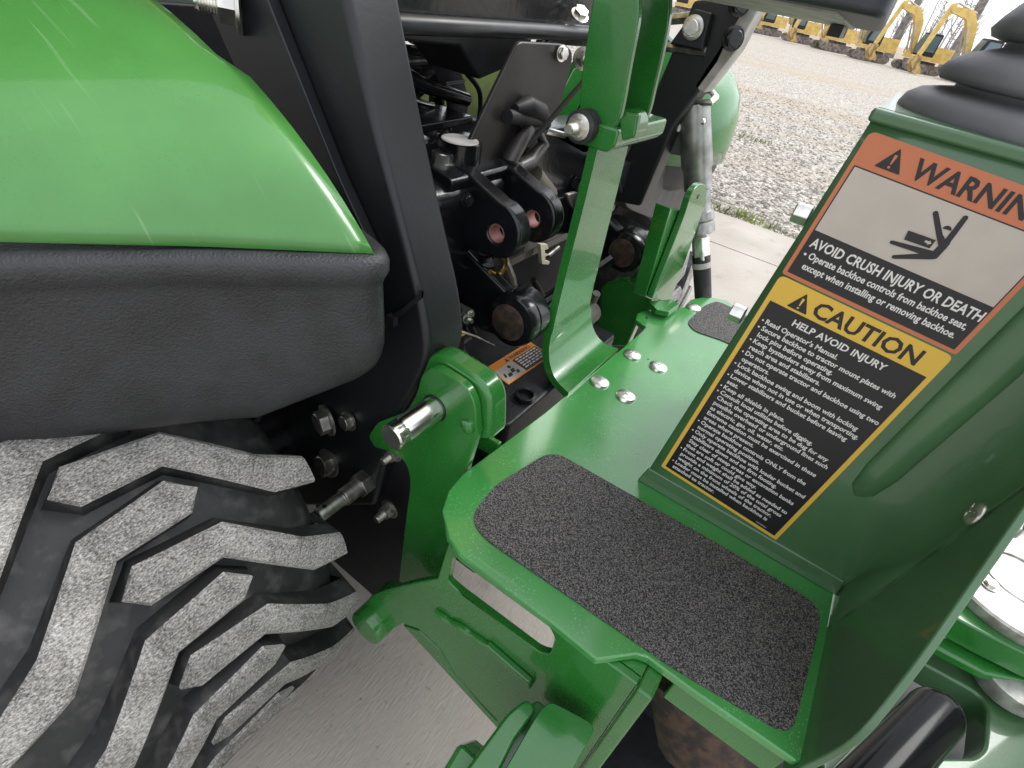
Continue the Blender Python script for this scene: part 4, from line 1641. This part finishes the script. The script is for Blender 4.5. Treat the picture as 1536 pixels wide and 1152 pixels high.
# ---- near upright: bent flat bar standing on the platform
def upright():
    st = [((-.306, .985), (.672, .785)), ((-.304, .90), (.668, .788)), ((-.302, .80), (.660, .790)), ((-.300, .74), (.655, .790)), ((-.298, .70), (.652, .790))]
    for k in range(1, 9):
        a = k / 8 * math.pi / 2
        st.append(((-.298 + .048 * (1 - math.cos(a)), .70 - .064 * math.sin(a)), (.652 - .03 * k / 8, .790 + .0 * k / 8)))
    st.append(((-.231, .636), (.615, .795)))
    th = .013
    n = len(st)
    pts = [V(p[0], 0, p[1]) for p, _ in st]
    rows = []
    for i in range(n):
        d = (pts[min(i + 1, n - 1)] - pts[max(i - 1, 0)]).normalized()
        nr = V(-d.z, 0, d.x)                # towards +X / up
        if nr.x + nr.z < 0:
            nr = -nr
        f, b = pts[i], pts[i] - nr * th
        y0, y1 = st[i][1]
        ch = .016 if i < n - 9 else .004
        rows.append([V(f.x, y0, f.z), V(f.x, y1 - ch, f.z), V(f.x - nr.x * ch * .8, y1, f.z - nr.z * ch * .8), V(b.x, y1, b.z), V(b.x, y0, b.z)])
    m = MB()
    m.grid(rows, closed=True)
    m.add(rows[0], [(0, 1, 2, 3, 4)])
    m.add(rows[-1], [(4, 3, 2, 1, 0)])
    up = m.build('upright', GREEN, B, bevel=.002)
    # head block on top of the bar
    m = MB().prism(rpoly([V(-.328, .668, .965), V(-.292, .668, .965), V(-.282, .668, .975), V(-.282, .668, .995), V(-.328, .668, .995)], .004, 2), (0, .165, 0))
    m.build('head_block', GREEN, up, bevel=.004)
    return up


up = upright()
# two ear plates standing on it, carrying the seat
y = .675
q = lambda a, b: PY(a, b, y)
ear = [q(893, -30), q(957, -30), q(960, 20), q(944, 100), q(934, 160), q(926, 188), q(908, 212), q(885, 214), q(868, 200), q(870, 120)]
e1 = MB().prism(rpoly(ear, [0, 0, .02, .05, .02, .02, .02, .02, .02, .04], 4), (0, .011, 0)).build('ear_plate', GREEN, up, bevel=.0025)
y = .765
q = lambda a, b: PY(a, b, y)
ear = [q(930, -30), q(1003, -30), q(1006, 22), q(992, 90), q(982, 130), q(975, 165), q(960, 200), q(935, 205), q(935, 120)]
MB().prism(rpoly(ear, [0, 0, .02, .05, .03, .02, .02, .02, .02], 4), (0, .011, 0)).build('ear_plate', GREEN, up, bevel=.0025)
c = PY(882, 188, .675)
MB().lathe([(.018, .02), (.018, .08)], c + V(.03, 0, .005), (0, 1, 0), 24).build('cross_boss', GREEN, up)
m = MB()
for k in range(4):
    m.lathe([(.016, -.003), (.020, -.002), (.020, .001), (.016, .002)], c + V(0, -.004 - k * .0055, 0), (0, 1, 0), 24)
m.build('bush_stack', RUBBER, up)
place('bolt', M_STUD, up, c + V(0, -.024, 0), (0, -1, 0), 1.15)
m = MB().prism([PY(932, 212, .668), PY(952, 206, .668), PY(958, 170, .668), PY(940, 168, .668), PY(928, 180, .668)], (0, .012, 0))
m.build('weld_gusset', GREEN, up, bevel=.003)

# ---- far upright: flat bar with a drilled round end and a foot flange
x = -.245
q = lambda a, b: PX(a, b, x)
bar = [q(978, 448), q(1028, 320), q(1036, 292), q(1048, 276), q(1060, 276), q(1060, 300), q(1050, 330), q(1014, 430), q(1004, 452)]
fu = MB().prism(rpoly(bar, [.0, .02, .02, .02, .02, .02, .02, 0, 0], 4), (-.012, 0, 0)).build('upright', GREEN, B, bevel=.002)
MB().lathe([(.0045, -.001), (.0045, .0008)], PX(1047, 295, x), (1, 0, 0), 10).build('drill_hole', INK, fu)
MB().prism([PX(1006, 312, -.258), PX(1030, 318, -.258), PX(980, 450, -.258), PX(968, 446, -.258)], (-.028, 0, 0)).build('web_plate', GREEN, fu, bevel=.002)
m = MB().prism([PZ(972, 452, .648), PZ(1008, 448, .648), PZ(1020, 456, .648), PZ(1004, 468, .648), PZ(985, 464, .648)], (0, 0, -.012))
m.build('foot', GREEN, fu, bevel=.002)

# ---- control tower
YT = .536
LEAN = .095
m = MB()
BLt, TLt = V(-.067, YT, ZP + .002), V(-.0235, YT, 1.084)
TRt, BRt = V(.236, YT, 1.079), V(.184, YT, ZP + .002)
rows = []
for i in range(25):
    t_ = i / 24
    z = ZP + .002 + t_ * (1.082 - ZP - .002)
    xl = BLt.x + (TLt.x - BLt.x) * t_
    xs_ = .178 + LEAN * (z - ZP)
    r_ = .004 + .046 * max(0, min(1, (z - .66) / .10)) ** 1.3
    row = [V(xl + (xs_ - r_ - xl) * k / 6, YT, z) for k in range(7)]
    for k in range(1, 10):
        a_ = k / 9 * math.pi / 2
        row.append(V(xs_ - r_ + r_ * math.sin(a_), YT - r_ + r_ * math.cos(a_), z))
    row.append(V(xs_, YT - .060, z))
    rows.append(row)
m.grid(rows)
tower = m.build('control_tower', GREEN_T, B, smooth=60, solid=-.005)
# folded left flange
m = MB().prism([BLt + V(.0, .006, .012), TLt + V(0, .006, 0), TLt + V(0, .26, 0), BLt + V(0, .26, .012)], (.005, 0, 0))
m.build('flange', GREEN_T, tower, bevel=.0015)
# rolled top lip and top sheet
m = MB().prism([TLt + V(-.003, -.004, -.004), TRt + V(0, -.004, -.004), TRt + V(0, -.004, .006), TLt + V(-.003, -.004, .006)], (0, .012, 0))
m.build('top_lip', GREEN_T, tower, bevel=.003)
m = MB().prism([TLt + V(0, .01, .001), TRt + V(0, .01, .001), TRt + V(0, .27, .001), TLt + V(0, .27, .001)], (0, 0, .005))
m.build('top_sheet', GREEN_T, tower)
# kick skirt standing on the platform
m = MB().prism([BLt + V(-.006, -.006, -.002), V(.18, YT - .006, ZP), V(.178, YT - .002, ZP + .022), BLt + V(0, -.001, .022)], (0, .004, 0))
m.build('base_flange', GREEN_T, tower, bevel=.002)
# side plate (faces left, leans with the tower)
SPN = V(1, 0, -LEAN).normalized()
SP0 = V(.178, .5, ZP)
s = lambda a, b: PP(a, b, SP0, SPN)
sidep = [V(.178 + LEAN * (.60 - ZP), YT - .052, .60), V(.178 + LEAN * (1.079 - ZP), YT - .052, 1.079), V(.178 + LEAN * (1.079 - ZP), .44, 1.079), s(1536, 758), s(1505, 802), s(1380, 983), s(1288, 1102), s(1240, 1132), s(1196, 1152), V(.178 + LEAN * (.60 - ZP), .31, .60)]
sp2 = MB().prism(rpoly(sidep, [0, 0, .03, 0, 0, .02, .03, .02, .01, 0], 4), SPN * .007).build('tower_side', GREEN_T, tower, bevel=.002)
place('carriage_bolt', M_CARR, sp2, s(1464, 770), -SPN, .95)
# pressed rib at the corner
m = MB()
rp = [V(.132, YT, .762), V(.133, YT, .772), V(.136, YT, .80), V(.149, YT + .0, .94), V(.162, YT, 1.078)]
m.tube(rp, [.002, .011, .015, .017, .018], 20)
for p_ in m.v:
    p_.y = YT + (p_.y - YT) * .42
m.build('pressed_rib', GREEN_T, tower, smooth=60)
m = MB().tube([s(1338, 792), s(1430, 728), s(1536, 655)], [.0015, .003, .0035], 10)
m.build('fold_line', GREEN_T, tower, smooth=60)
# hex nuts on the hidden left face
for a, b in ((1205, 325), (1106, 474)):
    c = PY(a + 10, b, .62)
    m = MB().prism([c + V(0, .011 * math.cos(k * math.pi / 3), .011 * math.sin(k * math.pi / 3)) for k in range(6)], (-.016, 0, 0))
    m.build('nut', STEEL, tower, bevel=.0015)

# rubber bellows boot
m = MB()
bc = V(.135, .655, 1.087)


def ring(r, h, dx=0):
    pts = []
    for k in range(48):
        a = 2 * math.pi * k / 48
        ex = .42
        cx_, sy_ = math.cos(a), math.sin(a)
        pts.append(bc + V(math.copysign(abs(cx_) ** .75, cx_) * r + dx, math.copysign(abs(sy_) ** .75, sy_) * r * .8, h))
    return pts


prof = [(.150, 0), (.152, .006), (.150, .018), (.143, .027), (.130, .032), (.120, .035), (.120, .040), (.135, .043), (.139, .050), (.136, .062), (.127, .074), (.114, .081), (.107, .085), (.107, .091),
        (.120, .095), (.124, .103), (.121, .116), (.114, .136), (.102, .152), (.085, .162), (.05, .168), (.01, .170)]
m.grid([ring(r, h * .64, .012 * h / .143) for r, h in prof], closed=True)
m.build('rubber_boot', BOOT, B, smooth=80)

# ---- labels
AL = math.radians(4.7)
LO = V(-.054, 0, .667)
LU, LV = V(math.cos(AL), 0, -math.sin(AL)), V(math.sin(AL), 0, math.cos(AL))


def LP(u, v, k=0):
    p = LO + LU * u + LV * v
    return V(p.x, YT - .0006 - .0003 * k, p.z)


def rect(u0, v0, u1, v1, k, r=0., name='panel', m_=INK, parent=None):
    pts = [LP(u0, v0, k), LP(u1, v0, k), LP(u1, v1, k), LP(u0, v1, k)]
    if r:
        rr = r if isinstance(r, (list, tuple)) else [r] * 4
        pts = rpoly(pts, list(rr), 5)
    return MB().prism(pts, (0, .00025, 0)).build(name, m_, parent, flat=True)


def triangle(u0, v0, u1, v1, k, parent, bgm):
    um = (u0 + u1) / 2
    MB().prism(rpoly([LP(u0, v0, k), LP(u1, v0, k), LP(um, v1, k)], .0012, 3), (0, .0002, 0)).build('alert_triangle', INK, parent, flat=True)
    h = v1 - v0
    m = MB()
    m.prism(rpoly([LP(um - .0005, v0 + .27 * h, k + 1), LP(um + .0005, v0 + .27 * h, k + 1), LP(um + .0012, v0 + .70 * h, k + 1), LP(um - .0012, v0 + .70 * h, k + 1)], .0005, 2), (0, .0002, 0))
    m.prism([LP(um + .0010 * math.cos(i * .7854), v0 + .15 * h + .0010 * math.sin(i * .7854), k + 1) for i in range(8)], (0, .0002, 0))
    m.build('alert_mark', bgm, parent, flat=True)


def letter(parent, lines, m_, k, name='lettering'):
    m = MB()
    for body, u, v, hgt, wd, off in lines:
        text_into(m, body, lambda x, yy: LP(u + x, v + yy, k), wd, hgt, off)
    return m.build(name, m_, parent, flat=True, recalc=False)


# caution label
ca = rect(0, 0, .153, .2795, 0, [.002, .002, .006, .006], 'caution_label', YELLOW, B)
ca['label'] = 'yellow caution label with a long list of white lines on black'
rect(.0045, .0045, .1485, .2535, 1, 0, 'black_panel', INK, ca)
triangle(.0193, .2560, .0386, .2742, 1, ca, YELLOW)
letter(ca, [('CAUTION', .0411, .2580, .0158, .0940, .026)], INK, 1)
LINES = [(1, "Read Operator's Manual."), (1, 'Secure backhoe to tractor mount plates with'), (0, 'lock pins before operating.'), (1, 'Keep bystanders away from maximum swing'), (0, 'reach area and stabilizers.'),
         (1, 'Do not operate tractor and backhoe using two'), (0, 'operators.'), (1, 'Lock backhoe swing and boom with locking'), (0, 'device when not in use or when transporting.'),
         (1, 'Lower stabilizers and bucket before leaving'), (0, 'seat.'), (1, 'Keep all shields in place.'), (1, 'Consult local utilities before digging.'), (0, 'Check the operating area to be dug for any'),
         (0, 'possible overhead or underground lines such'), (0, 'as electric, gas, oil, water, etc.'), (0, 'Extreme caution must be exercised in these'), (0, 'areas where present.'),
         (1, 'Operate backhoe controls ONLY from the'), (0, 'normal operating position.'), (1, 'Only operate backhoe with loader bucket and'), (0, 'stabilizers down and on firm footing.'),
         (0, 'Stay clear of steep areas or excavation banks'), (0, 'that are soft or could give way.'), (1, 'Front end weight shall be added as needed to'), (0, 'provide a minimum of 20% of the total gross'),
         (0, 'weight on the front wheels of the tractor.'), (1, 'Loader must be installed when backhoe is'), (0, 'attached to tractor.')]
ls = [('HELP AVOID INJURY', .0328, .2413, .0066, .087, .012)]
m = MB()
text_into(m, 'HELP AVOID INJURY', lambda x, yy: LP(.0328 + x, .2410 + yy, 2), .087, .0070, .024)
pitch = (.2305 - .0095) / 28
for i, (bul, tx) in enumerate(LINES):
    v0 = .2305 - i * pitch
    text_into(m, tx, lambda x, yy: LP(.0117 + x, v0 + yy, 2), None, .0054, .022, 0, 0, .95)
    if bul:
        m.add([LP(.0085 + .0010 * math.cos(k * .7854), v0 + .0022 + .0010 * math.sin(k * .7854), 2) for k in range(8)], [list(range(8))])
text_into(m, 'UC09421', lambda x, yy: LP(.124 + x, .0075 + yy, 2), .012, .0020, .0)
m.build('lettering', PRINT, ca, flat=True, recalc=False)

# warning label
wa = rect(0, .2812, .153, .4090, 0, [.003, .003, .006, .006], 'warning_label', ORANGE, B)
wa['label'] = 'orange warning label with a crushed-person pictogram'
rect(.0035, .2848, .1492, .3835, 1, .001, 'black_panel', INK, wa)
rect(.0045, .3272, .1482, .3825, 2, .0, 'white_panel', PAPER, wa)
triangle(.0163, .3878, .0358, .4047, 1, wa, ORANGE)
letter(wa, [('WARNING', .0411, .3888, .0150, .0965, .026)], INK, 1)
m = MB()
text_into(m, 'AVOID CRUSH INJURY OR DEATH', lambda x, yy: LP(.0075 + x, .3130 + yy, 2), .1405, .0088, .024)
text_into(m, 'Operate backhoe controls from backhoe seat,', lambda x, yy: LP(.0120 + x, .3028 + yy, 2), .1325, .0064, .022)
text_into(m, 'except when installing or removing backhoe.', lambda x, yy: LP(.0120 + x, .2928 + yy, 2), .1305, .0064, .022)
m.add([LP(.0085 + .0012 * math.cos(k * .7854), .3055 + .0012 * math.sin(k * .7854), 2) for k in range(8)], [list(range(8))])
m.build('lettering', PRINT, wa, flat=True, recalc=False)


def limb(m, a, b, ra, rb, k):
    a, b = Vector(a), Vector(b)
    d = (b - a).normalized()
    n = V(-d.y, d.x)
    pts = []
    ang = math.atan2(n.y, n.x)
    for i in range(9):
        t = ang + math.pi * i / 8
        pts.append(LP(a.x + ra * math.cos(t), a.y + ra * math.sin(t), k))
    for i in range(9):
        t = ang + math.pi + math.pi * i / 8
        pts.append(LP(b.x + rb * math.cos(t), b.y + rb * math.sin(t), k))
    m.prism(pts, (0, .0002, 0))


m = MB()
limb(m, (.0733, .3728), (.0860, .3590), .0018, .0020, 3)
m2 = [((.0918, .3772), (.0925, .3560), .0018, .0022), ((.0925, .3565), (.0915, .3450), .0026, .0030), ((.0915, .3455), (.0605, .3420), .0026, .0015), ((.0905, .3440), (.0685, .3324), .0026, .0015), ((.0870, .3585), (.0925, .3530), .0022, .0026)]
m.build('pictogram', INK, wa, flat=True)
for i, (a, b, ra, rb) in enumerate(m2):
    m = MB()
    limb(m, a, b, ra, rb, 3.4 + i * .3)
    m.build('pictogram', INK, wa, flat=True)
m = MB().prism([LP(.0868 + .0030 * math.cos(i * math.pi / 10 + .1), .3652 + .0030 * math.sin(i * math.pi / 10 + .1), 3) for i in range(11)], (0, .0002, 0))
m.build('pictogram', INK, wa, flat=True)
m = MB().prism([LP(.0652, .3547, 5.2), LP(.0666, .3474, 5.2), LP(.0855, .3486, 5.2), LP(.0855, .3556, 5.2)], (0, .0002, 0))
m.build('pictogram', INK, wa, flat=True)
m = MB().prism([LP(.0795, .3514, 6.4), LP(.0822, .3514, 6.4), LP(.0822, .3503, 6.4), LP(.0844, .3523, 6.4), LP(.0822, .3541, 6.4), LP(.0822, .3531, 6.4), LP(.0795, .3531, 6.4)], (0, .0002, 0))
m.build('pictogram_arrow', PAPER, wa, flat=True)

# small label on the drawbar box
zl = .6208
c4 = [PZ(729, 552, zl), PZ(794, 512, zl), PZ(826, 526, zl), PZ(763, 577, zl)]
uu, vv = (c4[1] - c4[0]), (c4[0] - c4[3])
WL, HL = uu.length, vv.length
uu.normalize()
vv.normalize()


def SPt(u, v, k):
    return c4[3] + uu * u + vv * v + V(0, 0, .0003 * k)


def sq(u0, v0, u1, v1, k, mm, par, name):
    return MB().prism([SPt(u0, v0, k), SPt(u1, v0, k), SPt(u1, v1, k), SPt(u0, v1, k)], (0, 0, .0002)).build(name, mm, par, flat=True)


OR2 = mat('label_orange_bright', (.80, .27, .03), .45)
sl_ = sq(0, 0, WL, HL, 0, OR2, T, 'box_label')
sl_['label'] = 'small orange, white and black warning label'
sq(.003, .003, WL * .42, HL * .70, 1, PAPER, sl_, 'white_panel')
sq(WL * .43, .003, WL - .003, HL * .70, 1, INK, sl_, 'black_panel')
m = MB()
text_into(m, 'WARNING', lambda x, yy: SPt(WL * .42 + x, HL * .76 + yy, 2), WL * .48, HL * .16, .01)
m.add([SPt(WL * .33, HL * .76, 2), SPt(WL * .40, HL * .76, 2), SPt(WL * .365, HL * .93, 2)], [(0, 1, 2)])
# tiny pictogram of a figure at a rotating shaft
for (a, b, c_, d_) in ((.06, .25, .10, .42), (.12, .20, .20, .34), (.22, .28, .30, .44), (.28, .16, .34, .30)):
    m.add([SPt(WL * a, HL * b, 2), SPt(WL * c_, HL * b, 2), SPt(WL * (c_ + .02), HL * d_, 2), SPt(WL * (a + .03), HL * d_, 2)], [(0, 1, 2, 3)])
m.add([SPt(WL * .28 + .004 * math.cos(i), HL * .55 + .004 * math.sin(i), 2) for i in range(6)], [list(range(6))])
m.build('lettering', INK, sl_, flat=True, recalc=False)
m = MB()
rl2 = random.Random(9)
for i in range(5):
    v0 = HL * (.60 - i * .11)
    u = WL * .47
    while u < WL * .92:
        l = WL * rl2.uniform(.04, .10)
        m.add([SPt(u, v0, 2), SPt(min(u + l, WL * .95), v0, 2), SPt(min(u + l, WL * .95), v0 + HL * .06, 2), SPt(u, v0 + HL * .06, 2)], [(0, 1, 2, 3)])
        u += l + WL * .02
m.build('lettering', PRINT, sl_, flat=True, recalc=False)

# ---- below the platform: stabiliser arm, post, hydraulic gear
m = MB()
c_ = lambda a, b, z=.525: PZ(a, b, z)
m.prism(rpoly([c_(690, 1165), c_(762, 1068), c_(790, 1046), c_(806, 1062), c_(772, 1110), c_(745, 1165)], [0, .008, .008, .008, 0, 0], 4), (0, 0, -.10))
m.build('stabilizer_arm', GREEN, B, bevel=.004, seg=3)
m = MB()
m.prism(rpoly([c_(745, 1175, .53), c_(805, 1072, .53), c_(824, 1050, .53), c_(888, 1084, .53), c_(892, 1096, .53), c_(848, 1175, .53)], [0, .01, .01, .01, .008, 0], 4), (0, 0, -.12))
m.build('stabilizer_housing', GREEN, B, bevel=.005, seg=3)
a, b = V(-.035, .22, .44), V(-.02, -.42, .12)
d = (b - a) / 2
leg = MB().obox((a + b) / 2, (d, (.05, 0, 0), V(0, -d.z, d.y).normalized() * .045)).build('stabilizer_leg', GREEN, B, bevel=.006)  # unseen rest of the stabilizer, added to block light under the step
MB().prism(rpoly([V(-.15, -.55, .03), V(.11, -.55, .03), V(.11, -.30, .03), V(-.15, -.30, .03)], .03, 4), (0, 0, .02)).build('foot_pad', GREEN, leg, bevel=.003)
MB().box((-.045, -.45, .05), (.005, -.39, .14)).build('foot_lug', GREEN, leg, bevel=.003)
m = MB().prism([c_(705, 1175, .50), c_(770, 1075, .50), c_(806, 1048, .50), c_(835, 1068, .50), c_(790, 1175, .50)], (0, 0, -.07))
m.build('stabilizer_web', GREEN, B, bevel=.004)
m = MB().box((.0365, .294, .25), (.053, .50, .6185))
post = m.build('frame_post', GREEN, B, bevel=.003)
m = MB().box((.066, .335, .565), (.176, .345, .617))
m.build('edge_flange', GREEN, B, bevel=.002)
m = MB().tube([V(.09, .44, .50), V(.15, .43, .40)], [.06, .065], 20)
m.build('swing_bush', RUST, B)
MB().box((-.03, .3085, .600), (.036, .345, .6180)).build('notch_strip', GREEN, B)
MB().box((.056, .40, .17), (.17, .52, .18)).build('shade_pan', BLACKM, B)  # black sheet added over bright ground so the opening reads shaded
m = MB().box((.054, .52, .02), (.22, .54, .61))  # black backing stands in for deep shade inside the opening
m.build('shade_backing', BLACKM, B)

# casting on the right with bright pivot cap
m = MB()
zc = .50
pc = lambda a, b, z=zc: PZ(a, b, z)
m.prism(rpoly([pc(1395, 905), pc(1440, 930), pc(1500, 962), pc(1600, 1010), pc(1640, 900), pc(1500, 780), pc(1430, 860)], .03, 4), (0, 0, -.045))
m.build('swing_casting', GREEN, B, bevel=.012, seg=3)
cc = PZ(1530, 868, .52)
rr_ = (PZ(1446, 884, .52) - cc).length
m = MB().lathe([(rr_ * .98, -.02), (rr_, -.016), (rr_, -.002), (rr_ * .97, .001), (rr_ * .45, .0015), (rr_ * .43, .004), (rr_ * .38, .0045), (rr_ * .37, .0015), (.002, .0015)], cc, (0, 0, 1), 48)
cap = m.build('pivot_cap', mat('scuffed_aluminium', (.62, .60, .56), .5, .7, col2=(.34, .32, .29), vscale=30, bump=.4, bscale=60), B)
place('grease_nipple', M_BOLT, cap, PZ(1484, 878, .522), (0, 0, 1), .9)
MB().lathe([(.012, 0), (.012, .02), (.006, .028)], PZ(1515, 798, .56), (0, 0, 1), 16).build('dome_nut', CHROME, B)
zf = .40
pf = lambda a, b, z=zf: PZ(a, b, z)
fr_o = [pf(1290, 960), pf(1400, 930), pf(1560, 1010), pf(1620, 1100), pf(1600, 1250), pf(1250, 1250), pf(1220, 1080)]
fr_h = rpoly([pf(1320, 985), pf(1376, 990), pf(1470, 1042), pf(1482, 1062), pf(1478, 1120), pf(1460, 1136), pf(1380, 1136), pf(1290, 1060)], .012, 4)
m = MB().holed(fr_o, [fr_h], (0, 0, -.05))
m.build('swing_frame', GREEN_T, B, bevel=.006)
m = MB().prism([pf(1380, 958, .45), pf(1420, 952, .45), pf(1560, 1000, .45), pf(1580, 1030, .45), pf(1480, 1010, .45)], (0, 0, -.02))
m.build('swing_link', GREEN, B, bevel=.006)
m = MB().lathe([(.05, -.03), (.055, -.02), (.055, .0), (.03, .006), (.005, .006)], PZ(1530, 1010, .44), (0, 0, 1), 28)
m.build('pivot_boss', MATS['scuffed_aluminium'], B)
m = MB().box((.2, .45, .22), (.75, 1.1, .24))
m.build('belly_plate', BLACKM, B)
# black hydraulic boom hose guard, rounded end
a, b = PZ(1402, 1072, .46), PZ(1296, 1190, .46)
d = (a - b).normalized()
pts = [b - d * .05, b, a]
rad = [.033, .033, .032]
for k in range(1, 7):
    t = k / 6 * math.pi / 2
    pts.append(a + d * .032 * math.sin(t))
    rad.append(max(.001, .032 * math.cos(t)))
MB().tube(pts, rad, 28).build('hose_guard', mat('gloss_black', (.008, .008, .009), .14, spec=.12, bump=.05, bscale=30), B, smooth=60)

# ---- operator seat above, only its lower edge in view
m = MB()
zs = 1.143
tip = lambda y: zs + .003 - (y - .655) * .036
m.prism(rpoly([V(-.34, .655, tip(.655)), V(-.058, .655, tip(.655)), V(-.075, .90, tip(.90)), V(-.34, .90, tip(.90))], [.03, .03, .03, .03], 5), (0, 0, .09))
seat = m.build('operator_seat', mat('seat_vinyl', (.035, .037, .04), .55, bump=.2, bscale=200), B, bevel=.007, seg=3)
m = MB().prism([V(-.33, .68, tip(.68) - .002), V(-.100, .68, tip(.68) - .002), V(-.105, .89, tip(.89) - .002), V(-.33, .89, tip(.89) - .002)], (0, 0, .006))
m.build('seat_pan', GREYPAN, seat, bevel=.001)
MB().box((-.125, .83, zs - .018), (-.110, .86, zs - .006)).build('pan_stop', POST, seat)


# ---- boom and dipper folded up behind, to the right of the frame
m = MB().prism(rpoly([V(.62, .72, .35), V(.86, .72, .35), V(.98, .72, 1.2), V(1.35, .72, 2.1), V(1.18, .72, 2.2), V(.74, .72, 1.3)], .05, 4), (0, .20, 0))
bm_ = m.build('boom', GREEN, B, bevel=.01)
m = MB().prism(rpoly([V(1.2, .75, 2.3), V(1.45, .75, 2.2), V(1.62, .75, .9), V(1.48, .75, .85), V(1.25, .75, 1.9)], .04, 4), (0, .14, 0))
m.build('dipper', GREEN, B, bevel=.01)
m = MB().tube([V(.75, .82, .55), V(1.1, .82, 1.75)], .045, 16)
m.build('boom_cylinder', BLACK, B)
m = MB().prism(rpoly([V(1.4, .60, .9), V(1.75, .60, .95), V(1.85, .60, .45), V(1.5, .60, .15), V(1.2, .60, .3), V(1.42, .60, .5)], .05, 4), (0, .45, 0))
m.build('bucket', BLACKM, B, bevel=.01)
